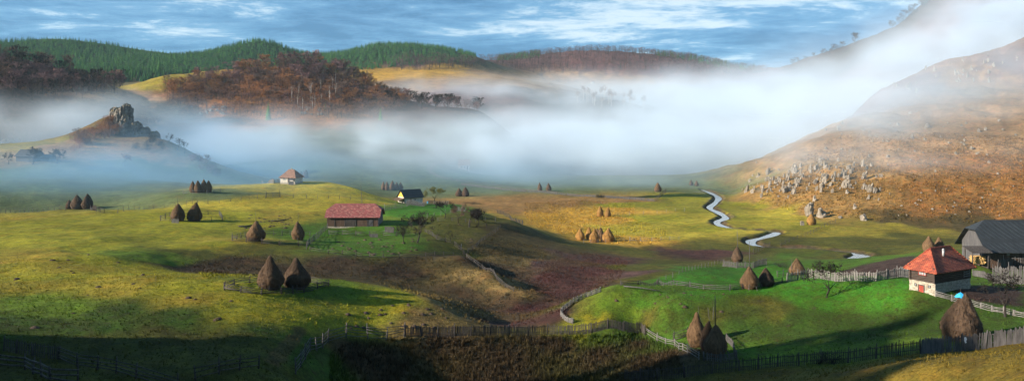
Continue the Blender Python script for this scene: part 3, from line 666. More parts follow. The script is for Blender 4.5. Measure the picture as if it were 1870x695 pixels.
# ------------------------------------------------------------------ fences
def post_mesh(k, mat):
    r = random.Random(k); b = MB(); b.tube([(0,0,-.25),(r.uniform(-.02,.02),0,.5),(r.uniform(-.04,.04),r.uniform(-.03,.03),1)], [.075,.068,.045], 6); return b.mesh('post', mat)
POSTM = {id(m): [post_mesh(k, m) for k in range(4)] for m in (WOOD_GREY, WOOD_DARK, WOOD_PALE)}
def resample(pts, gap):
    pts = [Vector(p) for p in pts]; out = [pts[0]]
    for a, b in zip(pts[:-1], pts[1:]):
        n = max(1, round((b - a).length / gap))
        for k in range(1, n + 1): out.append(a.lerp(b, k / n))
    return out
def fence(pix, hpx, label, kind='rail', gap=2.6, rails=3, mat=None, group=None, name='fence', rmin=35, pick_gap=.17, slatw=.10, dense=False, rail_r=.05, jit=1., curve=False):
    mat = mat or WOOD_GREY
    w = [pick(px, py, rmin) for px, py in pix]
    w2 = smooth_path([(a, b) for a, b, c in w], 4) if curve else [(a, b) for a, b, c in w]
    pts = resample([(a, b, 0) for a, b in w2], gap)
    P3 = [Vector((p.x, p.y, gz(p.x, p.y))) for p in pts]
    o = P3[0]; h = hpx * float(np.mean([q[1] for q in w])) / F
    t = empty(name, o, label=label, cat='fence', group=group)
    rnd = random.Random(len(label) * 7 + int(o.x * 10))
    for p in P3:
        q = link('post', rnd.choice(POSTM[id(mat)]), t, p - o); s = rnd.uniform(.9, 1.3) * (1.12 if kind == 'rail' else 1.0)
        q.scale = (s, s, h * rnd.uniform(.95, 1.22)); q.rotation_euler = (rnd.uniform(-.07, .07) * jit, rnd.uniform(-.07, .07) * jit, rnd.uniform(0, 6))
    if kind in ('rail', 'wire'):
        for k in range(rails):
            f = (k + .75) / (rails + .15); b = MB()
            for a, c in zip(P3[:-1], P3[1:]):
                ja, jc = rnd.uniform(-.07, .07) * jit, rnd.uniform(-.07, .07) * jit
                off = Vector((0, -.06, 0)); d = (c - a).normalized() * .15
                pa = a - o + Vector((0, 0, (f + ja) * h)) + off - d; pc = c - o + Vector((0, 0, (f + jc) * h)) + off + d
                mid = (pa + pc) / 2 + Vector((0, 0, rnd.uniform(-.05, .03) * jit))
                r0 = rail_r if kind == 'rail' else .014
                b.tube([pa, mid, pc], [r0 * rnd.uniform(.8, 1.1), r0, r0 * rnd.uniform(.6, 1.)], 5)
            b.build('rail', mat, t)
    else:
        for f in (.3, .78):
            b = MB()
            for a, c in zip(P3[:-1], P3[1:]): b.tube([a - o + Vector((0, .05, f * h)), c - o + Vector((0, .05, f * h))], .04, 5)
            b.build('rail', mat, t)
        b = MB()
        for a, c in zip(P3[:-1], P3[1:]):
            L = (c - a).length; n = max(1, int(L / pick_gap)); d = (c - a) / L
            for k in range(n):
                if rnd.random() < .03: continue
                p = a - o + (c - a) * ((k + .5) / n); hh = h * rnd.uniform(.86, 1.06); wd = slatw * rnd.uniform(.75, 1.15)
                M = Matrix.Translation(p) @ Matrix.Rotation(math.atan2(d.y, d.x), 4, 'Z') @ Matrix.Rotation(rnd.gauss(0, .035), 4, 'Y')
                v = [(-wd/2,-.045,-.12),(wd/2,-.045,-.12),(wd/2,-.015,-.12),(-wd/2,-.015,-.12),(-wd/2,-.045,hh*.93),(wd/2,-.045,hh*.93),(wd/2,-.015,hh*.93),(-wd/2,-.015,hh*.93),(rnd.uniform(-.2,.2)*wd,-.045,hh),(rnd.uniform(-.2,.2)*wd,-.015,hh)]
                b.add([M @ Vector(q) for q in v], [(0,1,5,8,4),(2,3,7,9,6),(1,2,6,5),(3,0,4,7),(5,6,9,8),(7,4,8,9)])
        b.build('slat_panel', mat, t)
    return t

# ------------------------------------------------------------------ trees
def bare_tree_parts(seed, h, spread, depth=5, trunk_r=None, up=.55, ntw=900, tw=.02, fork=.35, density=1., rs=1.):
    """Trunk with limbs, and the mass of fine branches, as two meshes (unit: metres, base at the origin)."""
    r = random.Random(seed); T = MB(); C = MB(); tips = []
    tr0 = (trunk_r or h * .03) * rs
    def grow(p, d, L, rad, lv):
        n = 4; pts = [p]; q = p.copy(); dd = d.copy()
        for k in range(n):
            dd = (dd + Vector((r.gauss(0, .13), r.gauss(0, .13), r.gauss(.02, .10)))).normalized(); q = q + dd * (L / n); pts.append(q.copy())
        rr = [rad * (1 - .45 * k / n) for k in range(n + 1)]
        (T if lv <= 1 else C).tube(pts, rr, 6 if lv < 2 else 4 if lv < 4 else 3, cap=lv == 0)
        tips.append((pts, lv))
        if lv >= depth: return
        nb = r.choice((2, 2, 3)) if lv else r.choice((4, 5))
        for k in range(nb):
            a = r.uniform(0, 6.283); e = r.uniform(.35, .85) if lv else r.uniform(.45, 1.05)
            sid = dd.orthogonal().normalized(); sid.rotate(Matrix.Rotation(a, 3, dd))
            nd_ = (dd * math.cos(e) + sid * math.sin(e) * spread + Vector((0, 0, up * .2))).normalized()
            st = pts[-1] if k < 2 or lv == 0 else pts[r.choice((2, 3))]
            grow(st.copy(), nd_, L * r.uniform(.70, .92), rr[-1] * r.uniform(.6, .8), lv + 1)
    grow(Vector((0, 0, -.1)), Vector((r.gauss(0, .05), r.gauss(0, .05), 1)).normalized(), h * fork, tr0, 0)
    outer = [t for t in tips if t[1] >= depth - 1]
    for _ in range(int(ntw * density)):
        pts, lv = r.choice(outer); p = r.choice(pts[1:]); d = Vector((r.gauss(0, 1), r.gauss(0, 1), r.gauss(.35, .8))).normalized(); L = h * r.uniform(.05, .12) * rs
        s = d.orthogonal().normalized() * tw * h * .12 * rs; m = p + d * L * .5 + Vector((r.gauss(0, .01), r.gauss(0, .01), r.gauss(0, .01))) * h * rs
        C.add([p - s, p + s, m + s * .6, p + d * L], [(0, 1, 2, 3)])
    zmax = max(v[2] for v in C.v + T.v)
    return T, C, zmax
def scale_mb(b, k):
    b.v = [(x * k, y * k, z * k) for x, y, z in b.v]
def near_tree(px, py, hpx, label, seed, spread=.9, depth=5, mat=3, name='bare_tree', cat='tree', ntw=1300, fork=.11, up=.5, group=None, trunk_r=None, tw=.017, rmin=35, lean=0):
    x, y, z = pick(px, py, rmin); h = hpx * y / F
    T, C, zm = bare_tree_parts(seed, h, spread, depth, ntw=ntw, fork=fork, up=up, trunk_r=trunk_r or h * .030, tw=tw)
    T, C, zm = bare_tree_parts(seed, h, spread, depth, ntw=ntw, fork=fork, up=up, trunk_r=trunk_r or h * .030, tw=tw, rs=zm / h)
    scale_mb(T, h / zm); scale_mb(C, h / zm)
    t = empty(name, (x, y, z - .05), label=label, cat=cat, group=group); t.rotation_euler = (0, lean, 0)
    T.build('trunk', BARK, t); C.build('crown', TWIG[mat], t)
    return t
def wood_tree_mesh(seed, mat, trunk=None, nb=12, ntw=260, bare=.32, wide=.30, name='wood_tree'):
    """A unit-high leafless tree for the woods: trunk, limbs and a loose mass of twigs in one mesh."""
    r = random.Random(seed); b = MB()
    b.tube([(0,0,-.05),(r.gauss(0,.01),r.gauss(0,.01),.4),(r.gauss(0,.02),r.gauss(0,.02),.9)], [.017,.012,.004], 5, 0)
    ends = []
    for k in range(nb):
        z0 = r.uniform(bare, .75); a = r.uniform(0, 6.283); L = wide * r.uniform(.6, 1.15) * (1 - .55 * max(0, z0 - .45)); p1 = Vector((math.cos(a) * L * .5, math.sin(a) * L * .5, z0 + L * .45)); p2 = Vector((math.cos(a) * L, math.sin(a) * L, min(z0 + L * r.uniform(.7, 1.3), .97)))
        b.tube([(0, 0, z0), p1, p2], [.007, .005, .002], 3, 0, cap=False); ends += [p1, p2, p2, (p1 + p2) / 2]
    ends += [Vector((0, 0, .85)), Vector((0, 0, .92))]
    for _ in range(ntw):
        p = r.choice(ends) + Vector((r.gauss(0, .045), r.gauss(0, .045), r.gauss(0, .045))); d = Vector((p.x * 1.2 + r.gauss(0, .35), p.y * 1.2 + r.gauss(0, .35), r.gauss(.55, .35))).normalized(); L = r.uniform(.05, .12)
        s = d.orthogonal().normalized(); s.rotate(Matrix.Rotation(r.uniform(0, 6.28), 3, d)); s *= r.uniform(.008, .018); q = p + d * L
        if q.z > 1.03 or q.z < bare * .8: continue
        b.add([p - s, p + s, q], [(0, 1, 2)], 1)
    return b.mesh(name, [trunk or BARK, mat])
def conifer_mesh(seed, mat, layers=11, spokes=11, name='conifer', wide=.2):
    r = random.Random(seed); b = MB(); b.tube([(0,0,-.04),(0,0,.5),(0,0,.97)], [.022,.013,.003], 5, 0)
    for k in range(layers):
        f = k / (layers - 1); z = .10 + .86 * f; R = wide * (1 - f) ** .85 + .012; a0 = r.uniform(0, 6.28)
        for j in range(spokes):
            a = a0 + 6.283 * j / spokes + r.gauss(0, .1); q = R * r.uniform(.7, 1.15); w_ = .55 * R + .008; dz = R * r.uniform(.25, .5)
            c, s = math.cos(a), math.sin(a); up = (0, 0, min(z + .085 * (1.2 - f), 1.0))
            b.add([up, (c * q * .55 - s * w_ * .6, s * q * .55 + c * w_ * .6, z - dz * .4), (c * q, s * q, z - dz), (c * q * .55 + s * w_ * .6, s * q * .55 - c * w_ * .6, z - dz * .4)], [(0, 1, 2), (0, 2, 3)], 1)
    return b.mesh(name, [BARK, mat])
def shrub_mesh(seed, mat, n=420):
    r = random.Random(seed); b = MB()
    for k in range(14):
        a = r.uniform(0, 6.283); e = r.uniform(.1, .9); b.tube([(r.gauss(0,.05), r.gauss(0,.05), -.05), (math.cos(a)*e*.25, math.sin(a)*e*.25, .4), (math.cos(a)*e*.5, math.sin(a)*e*.5, r.uniform(.6,.95))], [.014,.010,.004], 3, 0, cap=False)
    for _ in range(n):
        a = r.uniform(0, 6.283); u = r.random() ** .5 * .52; z = r.uniform(.12, .95) * (1 - .7 * u * u); p = Vector((math.cos(a)*u*1.0, math.sin(a)*u, z)); d = Vector((r.gauss(p.x,.4), r.gauss(p.y,.4), r.gauss(.5,.3))).normalized(); s = d.orthogonal().normalized(); s.rotate(Matrix.Rotation(r.uniform(0,6.28),3,d)); s *= r.uniform(.008,.02)
        b.add([p - s, p + s, p + d * r.uniform(.08,.16)], [(0,1,2)], 0)
    return b.mesh('thorn_bush', [mat])
def rock_mesh(seed, tall=1.0, sub=3, rough=.35):
    bm = bmesh.new(); bmesh.ops.create_icosphere(bm, subdivisions=sub, radius=.5)
    from mathutils import noise as mn
    off = Vector((seed * 3.7, seed * 1.3, seed * 2.1))
    for v in bm.verts:
        p = v.co.copy(); n = mn.noise(p * 2.2 + off) * rough + mn.cell(p * 3.1 + off) * rough * .35 + mn.noise(p * 6 + off) * rough * .3
        v.co = p * (1 + n); v.co.z *= tall
    zmin = min(v.co.z for v in bm.verts); hh = max(v.co.z for v in bm.verts) - zmin
    for v in bm.verts: v.co.z = (v.co.z - zmin) / hh * (1 if tall < 1.01 else tall)
    me = bpy.data.meshes.new('rock'); bm.to_mesh(me); bm.free(); me.materials.append(ROCKM); return me

# ------------------------------------------------------------------ buildings
def roof_mesh(l, w, ze, zr, over, mat, hip0=None, hip1=None, inset0=0, inset1=0, th=.12, over_end=None):
    """Pitched roof over [0,l]x[0,w]; hip0/hip1 = height fraction where the end hip starts (None: plain gable), inset = how far the ridge stops short."""
    oe = over if over_end is None else over_end
    x0, x1, y0, y1 = -oe, l + oe, -over, w + over; ym = w / 2; sl = (zr - ze) / (w / 2); z0 = ze - sl * over
    b = MB()
    def P(x, f, side):    # f: 0 eave .. 1 ridge
        return (x, (y0 + (ym - y0) * f) if side == 0 else (y1 + (ym - y1) * f), z0 + (zr - z0) * f)
    for side in (0, 1):
        poly = [P(x0, 0, side), P(x1, 0, side)]
        if hip1 is None: poly += [P(x1, 1, side)]
        else: poly += ([P(x1, hip1, side)] if hip1 > 0 else []) + [P(x1 - inset1 - oe, 1, side)]
        if hip0 is None: poly += [P(x0, 1, side)]
        else: poly += [P(x0 + inset0 + oe, 1, side)] + ([P(x0, hip0, side)] if hip0 > 0 else [])
        _slab(b, poly if side == 0 else poly[::-1], th)
    for hip, inset, xe, sg in ((hip0, inset0, x0, 1), (hip1, inset1, x1, -1)):
        if hip is None: continue
        poly = [P(xe, hip, 1), P(xe, hip, 0), P(xe + sg * (inset + oe), 1, 0)]
        _slab(b, poly if sg > 0 else poly[::-1], th)
    return b.mesh('roof', mat)
def _slab(b, poly, th):
    n = len(poly); lo = [(x, y, z - th) for x, y, z in poly]
    b.add(list(poly) + lo, [tuple(range(n)), tuple(range(2 * n - 1, n - 1, -1))] + [(i, i + n, (i + 1) % n + n, (i + 1) % n) for i in range(n)])
def wall_ring(b, l, w, z0, z1, th=.25):
    b.box((0, 0, z0), (l, th, z1)); b.box((0, w - th, z0), (l, w, z1)); b.box((0, th, z0), (th, w - th, z1)); b.box((l - th, th, z0), (l, w - th, z1))
def log_courses(b, l, w, z0, z1, step=.26, th=.24):
    n = int((z1 - z0) / step); r = random.Random(int(l * 100))
    for k in range(n):
        za = z0 + (z1 - z0) * k / n; zb = z0 + (z1 - z0) * (k + 1) / n - .035; e = .16
        j = lambda: r.uniform(-.02, .02)
        b.box((-e, j(), za), (l + e, th + j(), zb)); b.box((-e, w - th + j(), za), (l + e, w + j(), zb))
        za += .02; b.box((j(), th + .03, za), (th + j(), w - th - .03, zb)); b.box((l - th + j(), th + .03, za), (l + j(), w - th - .03, zb))
    b.box((.1, .1, z0), (l - .1, w - .1, z1 - .05))
def board_wall(b, p, q, z0, z1f, th=.05, bw=.22, seed=1):
    """Upright boards from p to q (x, y); z1f(t) gives the top."""
    r = random.Random(seed); p = Vector(p); q = Vector(q); L = (q - p).length; n = max(2, int(L / bw)); d = (q - p) / L; nn = Vector((d.y, -d.x))
    for k in range(n):
        a = p + d * (L * k / n + .008); c = p + d * (L * (k + 1) / n - .008); o = r.uniform(-.012, .012); zt0 = z1f(k / n); zt1 = z1f((k + 1) / n)
        A0 = a + nn * o; C0 = c + nn * o; A1 = A0 - nn * th; C1 = C0 - nn * th
        v = [(A0.x,A0.y,z0),(C0.x,C0.y,z0),(C1.x,C1.y,z0),(A1.x,A1.y,z0),(A0.x,A0.y,zt0),(C0.x,C0.y,zt1),(C1.x,C1.y,zt1),(A1.x,A1.y,zt0)]
        b.add(v, [(0,3,2,1),(4,5,6,7),(0,1,5,4),(1,2,6,5),(2,3,7,6),(3,0,4,7)])
def window(parent, x, z, wd, ht, face='front', off=0., frame=REDP, panes=3, name='window', yy=0.):
    """A window let into a wall: on the front (y = yy, facing -y) or the left end (x = yy, facing -x)."""
    f = MB(); p = MB(); t = .07
    def bx(b, u0, u1, z0, z1, d0, d1):
        if face == 'front': b.box((u0, yy - d1, z0), (u1, yy - d0, z1))
        else: b.box((yy - d1, u0, z0), (yy - d0, u1, z1))
    bx(f, x, x + wd, z, z + t, .0, .07); bx(f, x, x + wd, z + ht - t, z + ht, .0, .07); bx(f, x, x + t, z + t, z + ht - t, .0, .07); bx(f, x + wd - t, x + wd, z + t, z + ht - t, .0, .07)
    for k in range(1, panes): u = x + wd * k / panes; bx(f, u - .025, u + .025, z + t, z + ht - t, .0, .065)
    bx(p, x + t, x + wd - t, z + t, z + ht - t, .005, .03)
    o = f.build(name, frame, parent); p.build('pane', GLASS, o); return o
G = 'haystacks of the valley'
# ------------------------------------------------------------------ haystacks
HS = [ # px, base row, height, width, shape, tone, pole, lean, label
 (494,525,59,43,2,2,4,0,'big dark haystack with a nipped tip, left one in the round pole pen in front'),
 (541,524,54,46,2,2,5,0,'big dark haystack, broader right one in the round pole pen in front'),
 (467,439,36,31,0,0,17,0,'brown haystack with a tall pole in the rail pen, farthest from the barn'),
 (545,437,33,24,0,0,14,0,'narrow brown haystack with a pole nearest the barn in the long rail pen'),
 (324,403,32,25,0,0,16,0,'brown haystack with an upright pole behind a grey plank hurdle on the left meadow'),
 (354,403,34,26,1,0,12,-7,'brown haystack whose pole leans, beside the open end of the pen on the left meadow'),
 (126,381,17,12,0,2,3,0,'smallest of three dark haystacks at the edge of the left gully'),
 (142,382,27,21,0,2,3,0,'wide middle one of three dark haystacks at the edge of the left gully'),
 (160,381,28,18,0,2,2,0,'tall light tipped one of three dark haystacks at the edge of the left gully'),
 (352,351,21,12,0,0,5,0,'hazy haystack at the left end of the row of four under the rocky hill'),
 (362,351,22,13,0,0,0,0,'hazy haystack second from the left in the row of four under the rocky hill'),
 (372,350,23,13,0,0,4,0,'hazy haystack third from the left in the row of four under the rocky hill'),
 (381,350,21,13,0,0,0,0,'hazy haystack at the right end of the row of four under the rocky hill'),
 (549,324,13,7,0,2,2,0,'small hazy haystack half hidden by the roof of the pale farmhouse'),
 (558,325,16,11,0,2,3,0,'hazy dark haystack standing clear to the right of the pale farmhouse'),
 (700,346,15,8,1,0,0,0,'leftmost of five misty haystacks on the flat behind the blue roofed hut'),
 (707,347,16,9,1,0,0,0,'second from the left of five misty haystacks behind the blue roofed hut'),
 (716,346,17,10,1,0,3,0,'middle and tallest of five misty haystacks behind the blue roofed hut'),
 (724,346,14,9,1,0,0,0,'fourth from the left of five misty haystacks behind the blue roofed hut'),
 (732,346,14,9,1,0,0,0,'rightmost of five misty haystacks behind the blue roofed hut'),
 (838,358,15,12,0,2,5,0,'smaller left one of two dark haystacks right of the lone tree by the hut'),
 (850,358,17,14,0,2,4,0,'larger right one of two dark haystacks right of the lone tree by the hut'),
 (986,348,15,9,0,0,6,0,'left one of two faint haystacks in the fog beyond the pale fence'),
 (1002,348,14,10,0,0,4,0,'right one of two faint haystacks in the fog beyond the pale fence'),
 (1201,350,17,12,0,0,4,0,'single faint haystack in the fog beside the far fence corner'),
 (1262,338,10,7,0,0,0,0,'left one of the tiny pair of haystacks deepest in the fog'),
 (1272,339,10,7,0,0,0,0,'right one of the tiny pair of haystacks deepest in the fog'),
 (1096,395,19,14,1,1,0,0,'golden haystack, left one of the pair farther out on the golden meadow'),
 (1110,396,18,12,1,1,0,0,'golden haystack, right one of the pair farther out on the golden meadow'),
 (1060,437,21,17,1,1,9,10,'leaning golden haystack at the left edge of the clustered stacks on the golden meadow'),
 (1076,436,22,14,1,1,9,0,'slim golden haystack behind the front one in the cluster on the golden meadow'),
 (1090,437,21,12,1,0,0,0,'shaded haystack in the middle of the cluster on the golden meadow'),  # browner hay than its neighbours: shade put into the tone
 (1097,438,24,14,1,0,9,0,'tallest shaded haystack at the back of the cluster on the golden meadow'),  # brown tone carries the shade here too
 (1085,442,25,19,1,1,0,0,'bright golden haystack at the front of the cluster on the golden meadow'),
 (1103,441,18,13,1,0,0,0,'low brown haystack at the foot of the big right one in the golden cluster'),
 (1110,441,26,22,1,1,6,8,'broad golden haystack at the right edge of the cluster on the golden meadow'),
 (1347,478,28,21,0,2,32,0,'dark haystack with the tallest pole, beside the stream bend behind the knoll'),
 (1369,525,40,33,1,0,45,0,'large brown haystack with a tall pole, left of the two behind the knoll crest'),
 (1400,520,32,28,0,2,11,0,'darker shorter haystack, right of the two behind the knoll crest'),
 (1456,501,30,25,0,0,6,0,'reddish brown haystack behind the white paling fence on the knoll'),
 (1482,410,20,16,0,1,0,0,'orange haystack on the meadow below the rocky hillside'),
 (1696,459,29,21,0,0,0,0,'brown haystack left of the pair between the tiled house and the hillside'),
 (1716,457,25,18,0,0,0,0,'smaller brown haystack right of the pair half hidden by the tiled roof'),
 (1273,631,64,34,2,0,10,4,'tall dark haystack at the left of the three crowded in the small paling pen'),
 (1291,638,56,30,1,2,22,8,'narrow dark haystack squeezed in the middle of the three in the small paling pen'),
 (1306,646,54,45,1,0,52,0,'broad dark haystack with a long pole, front one of three in the paling pen'),
 (1754,620,87,72,1,2,8,0,'huge dark haystack with a blue sheet on its tip behind the grey plank fence'),
 (13,260,9,8,0,2,4,0,'leftmost of three tiny haystacks on the yellow ridge at the left edge'),
 (22,260,9,8,0,2,0,0,'middle of three tiny haystacks on the yellow ridge at the left edge'),
 (34,260,10,8,0,2,4,0,'rightmost of three tiny haystacks on the yellow ridge at the left edge'),
]
for px, py, hp, wd, shp, tone, pole, lean, lab in HS:
    t, h_, w_ = haystack(px, py, hp, wd, lab, G, shp, tone, pole, lean, prop=(hp > 28))
    if 'blue sheet' in lab:
        b = MB(); r = random.Random(4); n = 14; vs = [(0, 0, h_ * 1.045)]
        for k in range(n):
            a = 2 * math.pi * k / n; q = h_ * .075 * r.uniform(.85, 1.2); vs.append((q * math.cos(a), q * math.sin(a), h_ * (1.0 - r.uniform(.01, .035))))
        for k in range(n):
            a = 2 * math.pi * k / n; q = h_ * .105 * r.uniform(.8, 1.25); vs.append((q * math.cos(a), q * math.sin(a), h_ * (.955 - r.uniform(.0, .05))))
        fs = [(0, 1 + k, 1 + (k + 1) % n) for k in range(n)] + [(1 + k, 1 + n + k, 1 + n + (k + 1) % n, 1 + (k + 1) % n) for k in range(n)]
        b.add(vs, fs, 0, True); s = b.build('plastic_sheet', BLUEP, None); s.location = t.location
        tag(s, 'crumpled blue plastic sheet tied over the tip of the huge dark haystack', 'sheet')

# ------------------------------------------------------------------ fences
GF = 'wooden fences of the farms'
fence([(7,640),(30,644),(60,648),(106,655)], 25, 'dark paling fence at the bottom left corner of the meadow', 'picket', mat=WOOD_DARK, group=GF, pick_gap=.27, slatw=.12)
fence([(108,655),(178,674),(248,690),(325,712)], 25, 'dark four rail fence running down from the bottom left palings', 'rail', 3.6, 4, WOOD_DARK, group=GF)
fence([(-10,668),(46,674),(92,696),(142,700)], 27, 'thick log fence with tall posts in the lowest left corner', 'rail', 2.6, 3, WOOD_DARK, group=GF, rail_r=.09)
fence([(357,694),(400,682),(472,672)], 26, 'dark rail fence by the foot track at the bottom edge', 'rail', 3.2, 3, WOOD_DARK, group=GF)
fence([(540,682),(566,640),(600,624),(632,616)], 24, 'rail fence climbing from the foot track to the front bank corner', 'rail', 2.6, 4, WOOD_GREY, group=GF)
fence([(632,616),(672,618),(706,620),(738,614)], 24, 'crooked rail fence left of the long palings on the front bank', 'rail', 2.7, 4, WOOD_GREY, group=GF, jit=1.6)
fence([(740,614),(800,614),(860,612),(930,611),(1000,610),(1080,607),(1140,604),(1172,606),(1178,612)], 19, 'long dark paling fence along the top of the front bank', 'picket', 2.6, mat=WOOD_DARK, group=GF, pick_gap=.19, slatw=.12)
fence([(1178,608),(1200,622),(1232,632),(1256,644),(1276,656)], 14, 'low pale rail fence dropping from the long palings to the hay pen', 'rail', 2.6, 3, WOOD_PALE, group=GF)
fence([(1230,622),(1256,614)], 16, 'short rail fence behind the three crowded haystacks', 'rail', 1.6, 4, WOOD_DARK, group=GF)
fence([(1286,657),(1316,660),(1345,656),(1338,634),(1326,622)], 15, 'small paling pen round the foot of the three crowded haystacks', 'picket', 2., mat=WOOD_GREY, group=GF, pick_gap=.22, slatw=.11, name='hay_pen')
fence([(1140,696),(1200,692),(1250,688),(1300,681),(1350,676),(1420,669),(1500,663),(1600,654),(1682,645)], 23, 'dark paling fence with gaps along the near slope at the bottom right', 'picket', 2.4, mat=WOOD_DARK, group=GF, pick_gap=.20, slatw=.085)
fence([(1683,645),(1720,643),(1800,636),(1870,626),(1900,622)], 30, 'tall close grey plank fence in front of the huge haystack', 'picket', 2.2, mat=WOOD_GREY, group=GF, pick_gap=.125, slatw=.13)
fence([(1437,515),(1475,507),(1525,513),(1600,513),(1640,506),(1662,503)], 17, 'pale paling fence running along the knoll to the tiled house', 'picket', 2.6, mat=WOOD_PALE, group=GF, pick_gap=.23, slatw=.13)
fence([(1320,486),(1345,489),(1376,489),(1400,482)], 11, 'hurdle fence round the haystack with the tallest pole', 'picket', 2.4, mat=WOOD_GREY, group=GF, pick_gap=.28, slatw=.16)
fence([(1333,529),(1356,527),(1400,521),(1428,516)], 10, 'low rails at the foot of the two stacks behind the knoll crest', 'rail', 2.4, 4, WOOD_DARK, group=GF)
fence([(1204,519),(1236,521),(1285,528),(1333,530)], 9, 'low rail fence between the bright green field and the knoll top', 'rail', 2.8, 3, WOOD_GREY, group=GF)
fence([(1134,521),(1165,520),(1199,519)], 8, 'rail fence at the left shoulder of the knoll up to a gate post', 'rail', 2.6, 3, WOOD_DARK, group=GF)
fence([(1204,514),(1240,501),(1275,490),(1322,479)], 8, 'thin post fence along the upper edge of the bright green field', 'wire', 3., 2, WOOD_GREY, group=GF)
fence([(1096,533),(1062,546),(1036,561),(1024,574),(1034,586),(1046,590)], 9, 'curved rail fence wrapping the left toe of the green knoll', 'rail', 2.4, 4, WOOD_PALE, group=GF, curve=True)
fence([(410,529),(440,534),(478,538),(514,536),(555,534),(580,527),(600,522),(566,515),(520,513),(475,514),(456,516),(428,520),(410,528)], 12, 'round pole pen circling the two big front haystacks', 'rail', 2.6, 4, WOOD_DARK, group=GF, name='hay_pen', jit=1.3)
fence([(424,439),(450,442),(478,445),(510,448),(545,449),(560,450)], 10, 'front rails of the long pen by the two poled stacks near the barn', 'rail', 2.8, 4, WOOD_DARK, group=GF)
fence([(424,438),(448,433),(500,430),(530,430),(566,432)], 10, 'back rails of the long pen by the two poled stacks near the barn', 'rail', 3.2, 3, WOOD_GREY, group=GF)
fence([(560,454),(575,439),(590,425),(598,418)], 11, 'rail fence rising from the long hay pen to the barn corner', 'rail', 2.8, 4, WOOD_GREY, group=GF)
fence([(293,403),(325,405),(365,404),(407,403),(400,392),(360,392),(310,395),(293,402)], 9, 'rail pen round the two poled haystacks on the left meadow', 'rail', 3.4, 3, WOOD_GREY, group=GF, name='hay_pen')
fence([(0,390),(60,387),(120,384)], 8, 'thin post fence along the rim of the left gully', 'wire', 5., 2, WOOD_GREY, group=GF)
fence([(165,383),(176,386),(190,389)], 9, 'short rails right of the three dark haystacks by the gully', 'rail', 3., 3, WOOD_DARK, group=GF)
fence([(215,389),(280,381),(320,377),(380,373),(440,366),(485,362)], 9, 'post fence curving across the back of the left meadow', 'wire', 4.2, 2, WOOD_GREY, group=GF, jit=1.6)
fence([(486,361),(511,359)], 10, 'short bunched paling gap in the back meadow fence', 'picket', 2.6, mat=WOOD_GREY, group=GF, pick_gap=.4, slatw=.14)
fence([(512,360),(560,362),(600,363),(640,365),(690,371)], 8, 'thin post fence along the yellow crest behind the red roofed barn', 'wire', 5., 1, WOOD_GREY, group=GF)
fence([(601,428),(650,430),(700,430),(724,431)], 9, 'light rail fence in the grass in front of the red roofed barn', 'rail', 3.4, 3, WOOD_GREY, group=GF)
fence([(566,458),(600,463),(650,468),(700,471),(760,472),(810,467),(846,466)], 8, 'low dark rails along the lower edge of the barn meadow', 'rail', 3.8, 2, WOOD_DARK, group=GF)
fence([(848,467),(870,451),(890,434),(914,417)], 8, 'rail fence up the right edge of the orchard', 'rail', 3., 3, WOOD_DARK, group=GF)
fence([(852,470),(880,490),(908,512),(938,532)], 8, 'dark rail fence running down the straw coloured spur from the orchard corner', 'rail', 3., 3, WOOD_DARK, group=GF)
fence([(908,388),(930,398),(955,411)], 7, 'dark rail fence over the hill edge right of the orchard trees', 'rail', 3., 3, WOOD_DARK, group=GF)
fence([(776,424),(797,437),(830,448),(847,462)], 8, 'fallen rail fence down the middle of the orchard slope', 'rail', 3., 3, WOOD_DARK, group=GF, jit=1.6)
fence([(800,404),(850,405),(905,404)], 7, 'rail fence across the top of the orchard under the bare trees', 'rail', 3.4, 2, WOOD_GREY, group=GF)
fence([(702,384),(743,377),(776,375),(819,373)], 9, 'pale paling fence of the garden below the blue roofed hut', 'picket', 2.8, mat=WOOD_PALE, group=GF, pick_gap=.42, slatw=.13)
fence([(780,398),(805,394),(830,389),(850,386)], 8, 'thin stakes along the lower side of the hut garden', 'wire', 2.6, 2, WOOD_PALE, group=GF)
fence([(842,337),(900,344),(960,350),(1060,359),(1150,364),(1195,367)], 4.5, 'long pale paling fence across the misty valley floor', 'picket', 4., mat=WOOD_GREY, group=GF, pick_gap=.5, slatw=.34)
fence([(1197,367),(1206,360),(1216,352)], 8, 'dark fence turning away from the end of the misty palings', 'rail', 3., 3, WOOD_DARK, group=GF)
fence([(1112,395),(1150,393),(1200,390),(1250,385)], 6, 'thin post line from the pair of golden stacks to the stream', 'wire', 6., 1, WOOD_PALE, group=GF)
fence([(1066,443),(1092,444),(1120,441),(1150,440),(1190,440),(1240,438)], 7, 'broken rail fence round the foot of the golden haystack cluster', 'rail', 4., 2, WOOD_PALE, group=GF, jit=1.8)
fence([(1426,449),(1470,432),(1500,418),(1526,406)], 7, 'dark post fence slanting from the stream to the hillside foot', 'rail', 4., 2, WOOD_DARK, group=GF)
fence([(1376,463),(1390,457),(1406,449)], 9, 'dark rail fence at the stream crossing', 'rail', 2.4, 4, WOOD_DARK, group=GF)
fence([(1420,505),(1440,503)], 12, 'short hurdle left of the reddish stack behind the knoll', 'rail', 2.2, 4, WOOD_GREY, group=GF)
fence([(1709,541),(1738,549),(1771,557),(1833,572),(1872,580)], 11, 'woven pale rail fence from the tiled house round the dug garden', 'rail', 1.6, 4, WOOD_PALE, group=GF)
fence([(1777,503),(1795,506),(1812,512)], 12, 'low pale palings between the tiled house and the tall planks', 'picket', 2.2, mat=WOOD_GREY, group=GF, pick_gap=.16, slatw=.14)
fence([(1813,516),(1842,518),(1880,519)], 33, 'tall dense plank fence at the right edge below the black roofed barn', 'picket', 2.4, mat=WOOD_GREY, group=GF, pick_gap=.17, slatw=.16)
